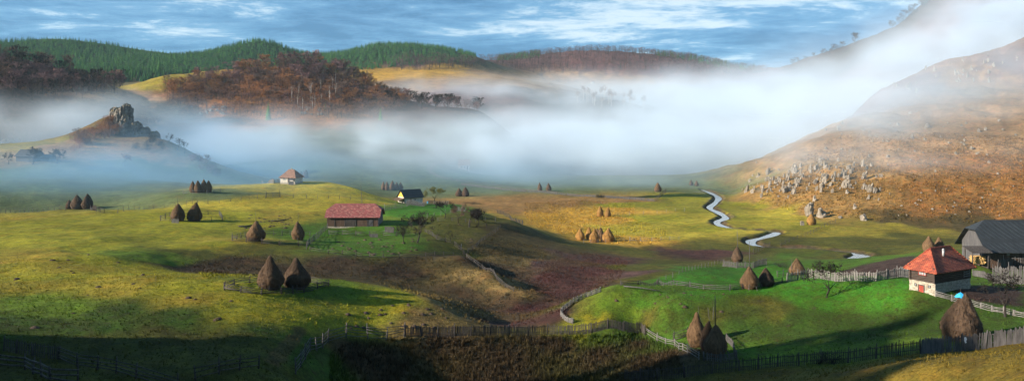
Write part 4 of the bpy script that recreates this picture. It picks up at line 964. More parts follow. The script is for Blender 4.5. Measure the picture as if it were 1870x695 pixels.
fence([(1822,497),(1845,490),(1885,490)], 24, 'open slatted enclosure behind the tall dense plank fence', 'picket', 2.6, mat=WOOD_GREY, group=GF, pick_gap=.42, slatw=.13)
fence([(1803,481),(1815,486),(1830,493)], 13, 'pale boards from the black roofed barn to the tall planks', 'picket', 2.2, mat=WOOD_PALE, group=GF, pick_gap=.2, slatw=.18)
fence([(335,354),(352,354),(378,354),(402,351)], 7, 'faint rails in front of the row of four hazy haystacks', 'rail', 4., 2, WOOD_PALE, group=GF)
fence([(478,334),(500,335),(510,334)], 7, 'pale hurdles left of the pale farmhouse', 'picket', 3., mat=WOOD_PALE, group=GF, pick_gap=.5, slatw=.3)

def hurdle(px, py, wpx, hpx, label, mat, rz=0.):
    x, y, z = pick(px, py); w_ = wpx * y / F; h_ = hpx * y / F; t = empty('hurdle', (x, y, z - .03), rz, label=label, cat='hurdle')
    b = MB(); n = 7
    for k in range(n): b.box((-w_/2 + w_*k/n + .02, -.03, 0), (-w_/2 + w_*(k+1)/n - .02, .0, h_*random.uniform(.9, 1.05)))
    b.build('slat_panel', mat, t); b = MB(); b.bar((-w_/2, .05, h_*.2), (w_/2, .05, h_*.2), .06, .08); b.bar((-w_/2, .05, h_*.8), (w_/2, .05, h_*.8), .06, .08); b.bar((-w_/2, .05, h_*.25), (w_/2, .05, h_*.75), .05, .07); b.build('brace', WOOD_GREY, t)
hurdle(320, 407, 13, 8, 'pale grey plank hurdle leaning at the left meadow haystack pen', WOOD_PALE, .1)
hurdle(683, 433, 15, 7, 'grey board gate lying by the fence in front of the red roofed barn', WOOD_GREY, 0)
hurdle(711, 424, 18, 11, 'tall grey board screen at the right end of the red roofed barn', WOOD_GREY, -.2)
def timber(pix, r, label, mat, lift=.15, name='log', cat='log'):
    P = [Vector(pick(*q)) + Vector((0, 0, lift)) for q in pix]; o = P[0].copy(); b = MB(); b.tube([p - o for p in P], [r, r*.9, r*.75][:len(P)] if len(P) <= 3 else r, 7)
    t = b.build(name, mat, None); t.location = o; tag(t, label, cat); return t
timber([(436,414),(448,414),(460,412)], .22, 'dark fallen log in the grass left of the barn pen', WOOD_DARK)
timber([(495,404),(508,404),(523,401)], .16, 'thin curved log lying on the meadow behind the narrow poled stack', WOOD_DARK)
timber([(1139,527),(1170,530),(1205,536)], .10, 'long straight beam propped on the knoll top', WOOD_GREY, .45, 'beam', 'beam')
def standing(px, py, hpx, r, label, mat=WOOD_GREY, name='stake', cat='post', lean=.05, Y=None):
    x, y, z = pick(px, py) if Y is None else at(px, Y); h_ = hpx * y / F; b = MB(); b.tube([(0,0,-.3),(lean*h_*.4,0,h_*.5),(lean*h_,0,h_)], [r, r*.85, r*.55], 7)
    t = b.build(name, mat, None); t.location = (x, y, z); tag(t, label, cat)
standing(662, 412, 52, .10, 'tall bare pole standing behind the red roofed barn', name='pole', cat='pole', lean=-.06, Y=228)
standing(857, 414, 15, .28, 'thick dark tree stump post in the orchard', WOOD_DARK)
standing(842, 455, 10, .16, 'short pale post beside the orchard corner', WOOD_PALE)
standing(1201, 519, 11, .17, 'stout dark gate post where the knoll fences meet', WOOD_DARK)
standing(1445, 502, 30, .09, 'thin dead stem beside the reddish stack behind the knoll', WOOD_DARK, cat='stake')
standing(1302, 583, 24, .06, 'thin upright stick behind the three crowded haystacks', WOOD_GREY)

# ------------------------------------------------------------------ the tiled house on the right
ox, oy, oz = pick(1708, 541)
house = empty('log_house', (ox, oy, oz), R_(28), label='small black log house on a white stone base under an orange tiled hip roof', cat='house')
l_, w_ = 7.9, 3.6
b = MB(); b.box((0, 0, -1.2), (l_, w_, 1.66)); me_ = b.mesh('stone_base', STONE)
bm = bmesh.new(); bm.from_mesh(me_); bmesh.ops.subdivide_edges(bm, edges=bm.edges[:], cuts=14, use_grid_fill=True)
for v in bm.verts: v.co += Vector((random.gauss(0, .018), random.gauss(0, .018), 0))
bm.to_mesh(me_); bm.free(); link('stone_base', me_, house)
b = MB(); log_courses(b, l_, w_, 1.68, 3.8); b.build('log_wall', WOOD_BLACK, house)
rf = link('roof', roof_mesh(l_, w_, 3.78, 5.95, .5, TILE_ORANGE, 0., 0., 1.75, 1.75), house)
b = MB()
zr_ = 5.97
for A_, B_ in (((1.75, w_/2, zr_), (l_-1.75, w_/2, zr_)), ((1.75, w_/2, zr_), (-.5, -.5, 3.2)), ((1.75, w_/2, zr_), (-.5, w_+.5, 3.2)), ((l_-1.75, w_/2, zr_), (l_+.5, -.5, 3.2))):
    A_, B_ = Vector(A_), Vector(B_); n = int((B_-A_).length / .33)
    for k in range(n):
        p, q = A_.lerp(B_, k/n), A_.lerp(B_, (k+1.12)/n); b.tube([p, q], [.085, .115], 6)
b.build('ridge_tile', TILE_ORANGE, rf)
b = MB(); b.tube([(3.3, .95, 4.9), (3.3, .95, 5.75)], .15, 8); b.tube([(3.3, .95, 5.75), (3.3, .95, 5.95)], [.21, .05], 8); b.build('stove_pipe', METAL, rf)
window(house, 1.22, 2.5, 1.05, .92, 'end', panes=3)
window(house, .62, .98, .34, .36, 'end', panes=1, frame=WOOD_DARK); window(house, 2.55, .92, .3, .36, 'end', panes=1, frame=WOOD_DARK)
b = MB(); b.box((-.07, 1.55, -.05), (-.005, 2.22, 1.13)); dr = b.build('door', REDP, house)
b = MB(); b.box((-.10, 1.46, -.1), (-.0, 1.55, 1.22)); b.box((-.10, 2.22, -.1), (-.0, 2.31, 1.22)); b.box((-.11, 1.46, 1.13), (-.0, 2.31, 1.22)); b.build('door_frame', WOOD_DARK, dr)
b = MB(); b.tube([(-.12, 2.12, .55), (-.07, 2.12, .55)], .03, 6); b.build('handle', METAL, dr)
b = MB()
for k in range(4): b.box((6.15, -.19, 2.05 + .3 * k), (7.5, -.135, 2.15 + .3 * k))
b.box((6.15, -.13, 1.95), (6.25, -.08, 3.2)); b.box((7.4, -.13, 1.95), (7.5, -.08, 3.2)); b.build('ladder', WOOD_PALE, house)

# ------------------------------------------------------------------ the black roofed barn far right and its woodshed
ox, oy, oz = at(1805, 125); oz = wp(1805, 474, 125)[2]
barn = empty('barn', (ox, oy, oz), R_(-3), label='long weathered board barn with a black roof at the right edge', cat='barn')
l_, w_ = 24., 8.
b = MB(); b.box((0, .06, -1.5), (l_, w_ - .06, 2.2)); b.build('log_wall', WOOD_BLACK, barn)
b = MB(); board_wall(b, (-.03, w_), (-.03, 0), -1.2, lambda t: 2.25 + 3.9 * (1 - abs(2 * t - 1)) if abs(2*t-1) > .3 else 4.95, bw=.3); b.build('gable_boards', WOOD_BOARD, barn)
b = MB(); board_wall(b, (0, -.02), (l_, -.02), -1.4, lambda t: 2.2, bw=.34, seed=5); b.build('board_wall', WOOD_BROWN, barn)
rf = link('roof', roof_mesh(l_, w_, 2.3, 6.35, .9, TILE_DARK, .68, None, 1.6, 0, over_end=.9), barn)
window(barn, 3.0, .75, .55, .55, 'front', panes=1, frame=WOOD_PALE, yy=-.02)
b = MB(); b.box((5.2, -.12, -.9), (6.5, -.05, 1.6)); b.build('door', WOOD_DARK, barn)
ox, oy, oz = pick(1777, 481)
ox, oy, oz = at(1776, 121.5); oz = wp(1776, 481, 121.5)[2]
shed = empty('woodshed', (ox, oy, oz), R_(-3), label='open lean-to woodshed in front of the barn gable', cat='shed')
for x_, y_ in ((0, 0), (2.55, 0), (0, 2.2), (2.55, 2.2)):
    b = MB(); b.tube([(x_, y_, -.8), (x_, y_, 1.9 + (.45 if y_ else 0))], [.13, .10], 7); b.build('post', WOOD_DARK, shed)
b = MB(); board_wall(b, (2.75, 2.3), (2.75, -.05), -.7, lambda t: 1.85 + .4 * (1 - t), bw=.25); b.build('side_boards', WOOD_BOARD, shed)
b = MB(); _slab(b, [(-.35, -.5, 1.92), (3.0, -.5, 1.92), (3.0, 2.5, 2.55), (-.35, 2.5, 2.55)], .09)
for k in range(9): b.bar((-.3 + k * .4, -.52, 1.97), (-.3 + k * .4, 2.5, 2.6), .07, .05)
b.build('roof', WOOD_DARK, shed)
pile = empty('firewood_pile', (ox, oy, oz), R_(-3), label='stack of yellow split firewood under the lean-to roof', cat='firewood')
b0 = MB(); b0.tube([(0, 0, 0), (0, 1.1, 0)], [.13, .12], 8); FW = b0.mesh('log', mat_noise('cut_wood', (.34, .20, .07), (.62, .42, .18), 6, .85, (1,1,1), .4, 12, rand=.25, dist=.02))
for j in range(6):
    for k in range(8):
        q = link('log', FW, pile, (.35 + k * .255 + (.12 if j % 2 else 0) + random.gauss(0, .012), .35 + random.gauss(0, .05), -.05 + j * .225)); q.rotation_euler = (0, random.uniform(0, 6), random.gauss(0, .03)); s = random.uniform(.82, 1.05); q.scale = (s, 1, s)

# ------------------------------------------------------------------ the red roofed barn in the middle
ox, oy, oz = pick(597, 415.5)
sc_ = oy / 203
barn2 = empty('barn', (ox, oy, oz), R_(.5), label='dark plank barn with a patched red tiled roof on the middle terrace', cat='barn')
l_, w_ = 14.2 * sc_, 7.6 * sc_
b = MB(); b.box((.0, .0, -1.2), (l_, w_, .42)); b.build('stone_footing', STONE, barn2)
b = MB(); board_wall(b, (0, -.04), (l_, -.04), .40, lambda t: 3.25 * sc_, bw=.24); b.box((.02, .02, .44), (l_ - .02, w_ - .02, 3.2 * sc_)); b.build('board_wall', WOOD_BROWN, barn2)
b = MB(); board_wall(b, (l_ + .04, 0), (l_ + .04, w_), .3, lambda t: (3.2 + 2.9 * (1 - abs(2 * t - 1)) if abs(2*t-1) > .42 else 4.8) * sc_, bw=.26); b.build('gable_boards', WOOD_PALE, barn2)
for x_ in (2.1, 4.9, 7.9, 11.2):
    b = MB(); b.box((x_, -.14, .3), (x_ + .16, -.045, 3.1 * sc_)); b.build('post', WOOD_GREY, barn2)
b = MB(); b.box((11.6, -.11, .35), (12.8, -.05, 2.2)); d_ = b.build('door', WOOD_BOARD, barn2); b = MB(); b.bar((11.65, -.14, .5), (12.75, -.14, 2.0), .05, .1); b.build('brace', WOOD_GREY, d_)
b = MB(); b.box((4.95, -.10, .45), (7.85, -.045, 2.4)); b.build('double_door', WOOD_DARK, barn2)
link('roof', roof_mesh(l_, w_, 3.35 * sc_, 6.35 * sc_, .55, TILE_RED, .55, .55, 1.5, 1.5, over_end=.6), barn2)

# ------------------------------------------------------------------ the hut with the yellow gable
ox, oy, oz = pick(739, 371)
sc_ = oy / 250
hut = empty('hut', (ox, oy, oz), R_(36), label='small plastered hut with a dark roof and a yellow lit gable behind the garden', cat='house')
l_, w_ = 7.0 * sc_, 5.0 * sc_
b = MB(); wall_ring(b, l_, w_, -.8, 2.15 * sc_); b.build('wall', LIME, hut)
b = MB(); board_wall(b, (-.03, w_), (-.03, 0), 2.0 * sc_, lambda t: (2.15 + 2.1 * (1 - abs(2 * t - 1))) * sc_, bw=.3); b.build('gable_boards', YELLOW, hut)
link('roof', roof_mesh(l_, w_, 2.15 * sc_, 4.45 * sc_, .5, TILE_DARK, over_end=.55), hut)
b = MB(); _slab(b, [(-2.4, -.3, 1.35), (-.1, -.3, 2.1), (-.1, w_ + .2, 2.1), (-2.4, w_ + .2, 1.35)], .1); pr = b.build('porch_roof', WOOD_BROWN, hut)
for y_ in (-.1, w_):
    b = MB(); b.tube([(-2.25, y_, -.8), (-2.25, y_, 1.35)], .09, 6); b.build('post', WOOD_DARK, pr)
window(hut, 4.6, .9, .7, .8, 'front', panes=2, frame=WOOD_PALE); b = MB(); b.box((2.3, -.06, -.1), (3.2, -.005, 1.75)); b.build('door', WOOD_GREY, hut)
b = MB()
for k in range(9): b.bar((-1.6 + random.uniform(-.3,.3), -.6 + random.uniform(-.2,.2), -.2), (-.4 + random.uniform(-.4,.4), -.1 + random.uniform(-.1,.1), 1.7 + random.uniform(-.4,.3)), .10, .10)
pl = b.build('plank_heap', WOOD_DARK, None); pl.location = hut.location; pl.rotation_euler.z = R_(36); tag(pl, 'dark poles leaned together against the porch of the hut', 'planks')
x, y, z = pick(781, 371)
b = MB(); b.tube([(0,0,-.1),(0,0,.05),(0,0,.5),(0,0,.95),(0,0,1.0)], [.28,.3,.33,.3,.26], 12); t = b.build('barrel', BLUEP, None); t.location = (x, y, z); tag(t, 'small blue barrel to the right of the hut', 'barrel')

# ------------------------------------------------------------------ the pale farmhouse on the back crest
ox, oy, oz = pick(512, 335)
sc_ = oy / 330
farm = empty('farmhouse', (ox, oy, oz), R_(-14), label='pale farmhouse with a brown hip roof on the hazy back crest', cat='house')
l_, w_ = 7.4 * sc_, 6.6 * sc_
b = MB(); wall_ring(b, l_, w_, .55, 3.3 * sc_, .3); b.build('wall', LIME, farm)
b = MB(); b.box((-.06, -.06, -1.0), (l_ + .06, w_ + .06, .54)); b.build('stone_base', STONE, farm)
rf = link('roof', roof_mesh(l_, w_, 3.3 * sc_, 6.3 * sc_, .6, TILE_BROWN, 0, 0, 2.2, 2.2), farm)
b = MB(); b.box((3.3, w_/2 - .2, 5.8 * sc_), (3.7, w_/2 + .2, 6.9 * sc_)); b.build('chimney', STONE, rf)
for x_ in (1.3, 5.1): window(farm, x_, 1.5, 1.1, 1.25, 'front', panes=2, frame=LIME)
b = MB(); b.box((3.5, -.07, .5), (4.4, -.005, 2.5)); b.build('door', WOOD_BROWN, farm)
b = MB(); _slab(b, [(4.6, -1.6, 1.7), (7.2, -1.6, 1.7), (7.2, -.05, 2.3), (4.6, -.05, 2.3)], .1); b.box((4.7, -1.5, -.9), (4.82, -1.38, 1.65)); b.box((7.0, -1.5, -.9), (7.12, -1.38, 1.65)); b.box((4.82, -1.45, -.9), (7.0, -1.40, 1.2)); b.build('porch', WOOD_GREY, farm)
def small_house(px, py, wpx, hpx, label, wallm, roofm, rz=0., name='cottage', cat='house', half=None, Y=None, depth=.8, hip=None):
    x, y, z = pick(px, py) if Y is None else at(px, Y); l = wpx * y / F; h = hpx * y / F; w = l * depth
    t = empty(name, (x - l / 2, y, z), rz, label=label, cat=cat)
    b = MB(); wall_ring(b, l, w, -1.5, h * .52, .2)
    if hip is None: b.add([(0,0,h*.52),(0,w,h*.52),(0,w/2,h*.97),(.2,0,h*.52),(.2,w,h*.52),(.2,w/2,h*.97)], [(0,2,1),(3,4,5),(0,3,5,2),(1,2,5,4)]); b.add([(l,0,h*.52),(l,w,h*.52),(l,w/2,h*.97),(l-.2,0,h*.52),(l-.2,w,h*.52),(l-.2,w/2,h*.97)], [(0,1,2),(3,5,4),(0,2,5,3),(1,4,5,2)])
    b.build('wall', wallm, t); link('roof', roof_mesh(l, w, h * .52, h, l * .07, roofm, hip, hip, l * .25 if hip is not None else 0, l * .25 if hip is not None else 0), t)
    ww = l * .14
    for f in (() if 'shed' in name else (.15, .45)): window(t, l * f, h * .18, ww, h * .2, 'front', panes=1, frame=WOOD_PALE)
    b = MB(); b.box((l * .74, -.07, -.1), (l * .87, -.005, h * .38)); b.build('door', WOOD_DARK, t)
    return t
small_house(848, 310, 19, 19, 'ghostly pale cottage standing alone in the thick valley fog', LIME, TILE_BROWN, .15)
small_house(1083, 152, 6, 6, 'tiny white house high on the far misty slope', LIME, TILE_BROWN, .1)
small_house(46, 295, 34, 22, 'dim blue-grey farm shed among trees under the rocky hill', WOOD_BOARD, TILE_DARK, -.1, 'shed', 'shed')
small_house(80, 293, 22, 11, 'low dim outbuilding right of the blue-grey farm shed', WOOD_BOARD, TILE_DARK, -.05, 'shed', 'shed')
small_house(2, 262, 9, 8, 'small white hut beside the tiny stacks on the left ridge', LIME, TILE_BROWN, 0., 'hut', 'house')

# ------------------------------------------------------------------ small things near the grey plank fence and elsewhere
x, y, z = pick(1765, 641); yy = y - .14; zz = wp(1763, 620, yy)[2]; xx = (1763 - CX) / F * yy
b = MB(); b.add([(-.10,0,.25),(.05,0,.28),(.11,-.03,.05),(.02,-.05,-.05),(.09,-.04,-.22),(-.04,-.05,-.28),(-.12,-.02,-.05)], [(0,1,2,3,6),(3,4,5,6)]); 
me_ = b.mesh('rag', WHITEP); bm = bmesh.new(); bm.from_mesh(me_); bmesh.ops.solidify(bm, geom=bm.faces[:], thickness=.015); bm.to_mesh(me_); bm.free()
t = link('rag', me_, None, (xx, yy, zz)); tag(t, 'white rag caught on the grey plank fence', 'rag')
x, y, z = pick(1700, 643); yy = y - .25; b = MB()
for a_, c_ in (((-.75,0,1.55),(-.1,0,1.15)),((.05,0,1.5),(.75,.0,1.3)),((-.2,-.05,.1),(-.45,.05,1.4)),((.25,-.05,.05),(.35,.05,1.3))): b.tube([a_, c_], .035, 6)
t = b.build('tool_handle', WOOD_PALE, None, (x, yy, z)); tag(t, 'bundle of pale crooked sticks propped on the plank fence corner', 'sticks')
def stone_block(px, py, wpx, hpx, label):
    x, y, z = pick(px, py); w_ = wpx * y / F; h_ = hpx * y / F; bm = bmesh.new(); bmesh.ops.create_cube(bm, size=1); bmesh.ops.bevel(bm, geom=bm.edges[:], offset=.08, segments=2, affect='EDGES')
    for v in bm.verts: v.co = Vector((v.co.x * w_ * (1 - .12 * v.co.z), v.co.y * w_ * .7, (v.co.z + .45) * h_))
    me = bpy.data.meshes.new('stone'); bm.to_mesh(me); bm.free(); me.materials.append(ROCKM); t = link('stone', me, None, (x, y, z)); tag(t, label, 'stone')
stone_block(1465, 411, 6, 8, 'pale upright block left of the orange haystack under the hillside')
# ------------------------------------------------------------------ near trees
near_tree(762, 443, 62, 'big dark bare apple tree on the meadow right of the red roofed barn', 69, .9, 5, 3, ntw=900, fork=.10, up=.7)
near_tree(738, 445, 38, 'thin crooked bare sapling leaning left of the big apple tree', 5, .6, 4, 3, ntw=260, fork=0.150)
near_tree(812, 399, 36, 'upright bare plum tree in the hut garden', 8, .7, 5, 3, ntw=910)
near_tree(836, 408, 38, 'bare plum tree with paler twigs at the garden corner', 9, .7, 5, 0, ntw=910)
near_tree(874, 411, 34, 'left one of two round bare trees at the orchard top', 11, 1., 5, 3, ntw=1430)
near_tree(889, 415, 38, 'right one of two round bare trees at the orchard top', 12, 1., 5, 3, ntw=1560)
near_tree(794, 371, 32, 'lone round tree with thin greenish crown beside the hut', 13, 1., 5, 4, ntw=1690, fork=0.132)
near_tree(822, 441, 24, 'small faint bare shrub tree in the middle of the orchard', 15, .8, 4, 3, ntw=338, fork=0.090)
near_tree(1510, 543, 72, 'dark spreading bare fruit tree on the crest of the green knoll', 51, .85, 5, 3, ntw=600, fork=.10, up=.8)
near_tree(1836, 578, 88, 'thin dark bare tree in front of the dug garden at the right edge', 40, .7, 5, 3, ntw=700, fork=.13, up=.9)
near_tree(105, 299, 30, 'wide bare tree standing alone in the haze under the rocky hill', 25, 1.15, 5, 3, ntw=1170, fork=0.084)
near_tree(60, 300, 34, 'bare tree in front of the dim blue-grey shed', 26, .9, 5, 3, ntw=1040)
near_tree(16, 300, 24, 'low bare tree at the left edge under the yellow ridge', 27, 1., 4, 3, ntw=650)
near_tree(284, 246, 36, 'bare tree leaning from the dark cliff of the outcrop', 28, .95, 5, 3, ntw=910)
near_tree(226, 303, 24, 'pinkish bare tree on the slope below the outcrop', 29, .8, 4, 2, ntw=650)
near_tree(308, 262, 20, 'first of the dark saplings stepping down right of the outcrop', 30, .6, 4, 3, ntw=338)
near_tree(324, 274, 24, 'middle one of the dark saplings right of the outcrop', 31, .6, 4, 3, ntw=338)
near_tree(337, 280, 26, 'lowest dark sapling stepping down right of the outcrop', 32, .6, 4, 3, ntw=338)
near_tree(382, 308, 28, 'misty thin tree at the foot of the outcrop ridge', 33, .7, 4, 2, ntw=390)
# dark heap of bush beside the barn and the bush with litter at the bottom fence
SHR = [shrub_mesh(k, TWIG[m_]) for k, m_ in enumerate((0, 1, 2, 3, 0, 1))]
def shrub(px, py, hpx, wf, k, label, group=None, Y=None):
    x, y, z = pick(px, py) if Y is None else at(px, Y); h_ = hpx * y / F; t = link('thorn_bush', SHR[k], None, (x, y, z - .03 * h_)); t.scale = (h_ * wf, h_ * wf, h_); t.rotation_euler.z = random.uniform(0, 6); return tag(t, label, 'bush', group)
shrub(736, 431, 20, 1.3, 3, 'dense dark thorn bush at the right end of the barn yard')
shrub(1520, 664, 22, 2.0, 3, 'dark straggling bush against the near paling fence')
shrub(1425, 487, 8, 3., 3, 'low grey bramble on the field behind the knoll')
shrub(1496, 664, 15, 1.8, 3, 'low bramble left of the dark straggling bush at the near palings')
# brown scrub on the sunny side of the outcrop ridge
for k in range(40):
    px = random.uniform(135, 228); py = 256 - (px - 140) * .42 + random.uniform(-6, 22)
    shrub(px, py, random.uniform(11, 20), 1.1, random.choice((0, 1, 1, 4, 5)), 'brown leafless scrub bush on the sunny side of the outcrop', 'scrub on the outcrop ridge')
for k in range(12): shrub(random.uniform(245, 300), random.uniform(250, 275), random.uniform(8, 14), 1.1, 3, 'dark scrub bush in the shade right of the outcrop', 'scrub right of the outcrop')
for k in range(14): px = random.uniform(345, 400); shrub(px, 285 + (px - 345) * .6 + random.uniform(-3, 12), random.uniform(9, 15), 1.1, random.choice((2, 3)), 'misty bush lining the right foot of the outcrop ridge', 'misty scrub at the ridge foot')

# ------------------------------------------------------------------ rocks
RK = [rock_mesh(k, 1.0, 3, .45) for k in range(5)]
FIN = [rock_mesh(k + 10, 1.0, 3, .5) for k in range(5)]
def rock(px, py, wpx, hpx, label, group, fin=False, name='rock', lean=0., Y=None):
    x, y, z = pick(px, py, 150) if Y is None else at(px, Y)
    if fin and group and z < 2.5: return
    w_ = wpx * y / F; h_ = hpx * y / F; t = link(name, random.choice(FIN if fin else RK), None, (x, y, z - h_ * .40))
    t.scale = (w_, w_ * random.uniform(.7, 1.2), h_ * 1.35); t.rotation_euler = (random.uniform(-.25, .25), lean + random.uniform(-.12, .12), random.uniform(-.5, .5)); return tag(t, label, 'rock', group)
rock(1474, 394, 15, 29, 'tall mushroom shaped limestone pillar above the orange haystack', None, True)
rock(1498, 396, 14, 20, 'leaning cream limestone pillar right of the tallest pillar', None, True)
rock(1577, 402, 12, 13, 'lone rounded boulder at the right foot of the rocky hillside', None)
rock(1534, 398, 6, 5, 'little pale boulder left of the lone rounded boulder', None)
nr = 0
clusters = [(1394,322,10),(1420,330,14),(1452,318,16),(1490,312,16),(1515,322,16),(1535,312,14),(1572,318,14),(1600,322,4),(1450,345,12),(1494,345,10),(1515,335,8),(1545,345,12),(1585,360,10),(1590,352,8),(1405,345,12),(1430,355,8),(1370,350,10),(1355,362,6),(1375,375,6)]
for cx_, cy_, n in clusters:
    for k in range(int(n * 1.1)):
        px = random.gauss(cx_, 11); py = random.gauss(cy_, 10); h_ = min(abs(random.gauss(0, 7)) + 1.8, 19)
        rock(px, py, h_ * random.uniform(.22, .5) + 1.0, h_, 'white limestone fin jutting from the lower rocky hillside', 'limestone fins on the hillside', True, 'limestone_fin', .22); nr += 1
for k in range(75):
    px = random.uniform(1500, 1870); py = random.triangular(205, 330, 240); s = random.uniform(2, 5.5)
    rock(px, py, s, s * random.uniform(.8, 1.6), 'small pale boulder scattered on the upper rocky hillside', 'boulders of the hillside', False)
for k in range(40):
    px = random.uniform(1630, 1860); py = random.uniform(105, 165) - (px - 1630) * .12 + 10; s = random.uniform(3, 7)
    rock(px, py, s * .6, s * random.uniform(1., 2.), 'grey crag in the mist on the highest shoulder of the hillside', 'misty crags', True, 'crag')
for k in range(26): rock(random.uniform(1620, 1860), random.uniform(335, 395), random.uniform(2, 4.5), random.uniform(2, 4), 'small pale stone on the bare orange slope', 'stones on the orange slope')
for k in range(18): rock(random.uniform(340, 420), random.uniform(195, 210), random.uniform(3, 7), random.uniform(3, 6), 'grey ledge stone under the wooded hill', 'ledge stones under the wood')
for k in range(16): rock(random.uniform(545, 590), random.uniform(196, 210), random.uniform(3, 6), random.uniform(3, 5), 'grey scree stone below the birches', 'scree below the birches')
def crag_mesh(blocks, seed):
    from mathutils import noise as mn
    out = bmesh.new()
    for i, (cx_, cy_, cz_, rx, ry, rz) in enumerate(blocks):
        bm = bmesh.new(); bmesh.ops.create_icosphere(bm, subdivisions=5, radius=1)
        for v in bm.verts:
            d = v.co.normalized(); m_ = max(abs(d.x), abs(d.y), abs(d.z)); p = d * (.55 + .45 / (m_ + .25))      # squarish
            q = Vector((p.x * rx, p.y * ry, p.z * rz)); s = Vector((i * 9.1 + seed, 0, 0))
            n = mn.noise(q * .16 + s) * .30 + mn.noise(q * .45 + s) * .14 + abs(mn.noise(Vector((q.x * .8, q.y * .8, q.z * .16)) + s)) * -.34 + mn.noise(q * 1.3) * .05
            v.co = Vector((cx_, cy_, cz_)) + q * (1 + n)
        tmp = bpy.data.meshes.new('tmp'); bm.to_mesh(tmp); bm.free(); out.from_mesh(tmp); bpy.data.meshes.remove(tmp)
    me = bpy.data.meshes.new('crag'); out.to_mesh(me); out.free(); return me
def place_crag(px, Y, blocks, label, seed, moss=True):
    x, y, z = at(px, Y); me = crag_mesh(blocks, seed); me.materials.append(ROCK_MOSS); t = link('rock_outcrop', me, None, (x, y, z)); return tag(t, label, 'rock')
# limestone with moss and dry grass on its flatter tops
m, nt, b = nodes('mossy_limestone'); L = nt.links.new
tc = nd(nt, 'ShaderNodeTexCoord'); ge = nd(nt, 'ShaderNodeNewGeometry'); sp = nd(nt, 'ShaderNodeSeparateXYZ'); L(ge.outputs['Normal'], sp.inputs[0])
n1 = nd(nt, 'ShaderNodeTexNoise'); n1.inputs['Scale'].default_value = .35; n1.inputs['Detail'].default_value = 8; n1.inputs['Roughness'].default_value = .7; L(tc.outputs['Object'], n1.inputs['Vector'])
r1 = ramp(nt, [(.3, (.07,.062,.055)), (.5, (.17,.155,.135)), (.7, (.36,.33,.29))]); L(n1.outputs[0], r1.inputs[0])
ad = nd(nt, 'ShaderNodeMath', operation='ADD'); L(sp.outputs[2], ad.inputs[0]); L(n1.outputs[0], ad.inputs[1]); mr = nd(nt, 'ShaderNodeMapRange'); L(ad.outputs[0], mr.inputs[0])
for i, v in zip((1, 2, 3, 4), (.95, 1.25, 0, .9)): mr.inputs[i].default_value = v
mx = nd(nt, 'ShaderNodeMix', data_type='RGBA'); L(mr.outputs[0], mx.inputs[0]); L(r1.outputs[0], mx.inputs[6]); mx.inputs[7].default_value = (.17, .13, .03, 1)
L(mx.outputs[2], b.inputs['Base Color']); b.inputs['Roughness'].default_value = .95
n2 = nd(nt, 'ShaderNodeTexNoise'); n2.inputs['Scale'].default_value = .8; n2.inputs['Detail'].default_value = 7; L(tc.outputs['Object'], n2.inputs['Vector'])
bp = nd(nt, 'ShaderNodeBump'); bp.inputs['Strength'].default_value = 1; bp.inputs['Distance'].default_value = 1.2; L(n2.outputs[0], bp.inputs['Height']); L(bp.outputs[0], b.inputs['Normal'])
ROCK_MOSS = m
place_crag(229, 434, [(0,-1,4,5.2,5.5,11),(-5,0,7,4.2,4,5.5),(2.6,-4,-4,4.2,4.5,10),(-3,-4,-7,4.5,4,6),(7,-2,-4,4.4,5,7.8),(11.5,-1,-6,4.6,5,8),(16,0,-9,4.4,5,7.5),(20.5,1,-13,3.8,4,6.5)], 'big limestone outcrop crowning the left hill above the mist', 3)
place_crag(140, 640, [(0,0,4,4.5,4,9),(-5,2,1,4,4,6),(5,1,0,3.5,4,6)], 'small pale crag among the brown wood at far left', 8)

# ------------------------------------------------------------------ woods
def woods_sample(n, thr, rr_, poly, seed, min_gap=None):
    """Random spots on the ground inside a photo-space outline."""
    r = np.random.default_rng(seed); out = []
    poly_ = [(a, b) for a, b in poly]; got = 0; tries = 0; acc = []
    while got < n and tries < 40:
        m_ = 4000; th = r.uniform(math.radians(thr[0]), math.radians(thr[1]), m_); R2 = np.sqrt(r.uniform(rr_[0] ** 2, rr_[1] ** 2, m_))
        x = np.sin(th) * R2; y = np.cos(th) * R2; z = height(x, y); px = CX + F * x / y; py = HY + (HC - z) * F / y
        k = in_poly(px, py, poly_); acc.append(np.stack([x[k], y[k], z[k]], 1)); got += int(k.sum()); tries += 1
    a = np.concatenate(acc)
    if min_gap:
        keep = []
        for p in a:
            if all((p[0]-q[0])**2 + (p[1]-q[1])**2 > min_gap**2 for q in keep): keep.append(p)
            if len(keep) >= n: break
        return keep
    return list(a[:n])
WT = {}
for k in range(4):
    for mi in (0, 1, 2, 3): WT['w', k, mi] = wood_tree_mesh(200 + k + mi * 10, TWIG[mi], None, 15, 620, .16, .36)
    WT['b', k] = wood_tree_mesh(300 + k, TWIG[0], BIRCH, 8, 120, .45, .14, 'birch')
CF = [conifer_mesh(400 + k, NEEDLE[k % 2 if k < 4 else 0]) for k in range(6)]
CFB = [conifer_mesh(450 + k, NEEDLE[1]) for k in range(2)]
def plant(me, p, h_, label, cat, group, name, wide=1.):
    t = link(name, me, None, (p[0], p[1], p[2] - .02 * h_)); t.scale = (h_ * wide, h_ * wide, h_); t.rotation_euler.z = random.uniform(0, 6.28); return tag(t, label, cat, group)
rn = random.Random(77)
for p in woods_sample(92, (-39, -26), (520, 760), [(-60,60),(60,100),(130,115),(210,158),(215,172),(120,178),(60,182),(-60,185)], 1, 6.5):
    plant(WT['w', rn.randint(0, 3), rn.choice((2, 2, 0, 3))], p, rn.uniform(13, 22), 'tall leafless purple-brown tree of the wood at far left', 'tree', 'trees of the wood at far left', 'bare_tree', rn.uniform(.8, 1.1))
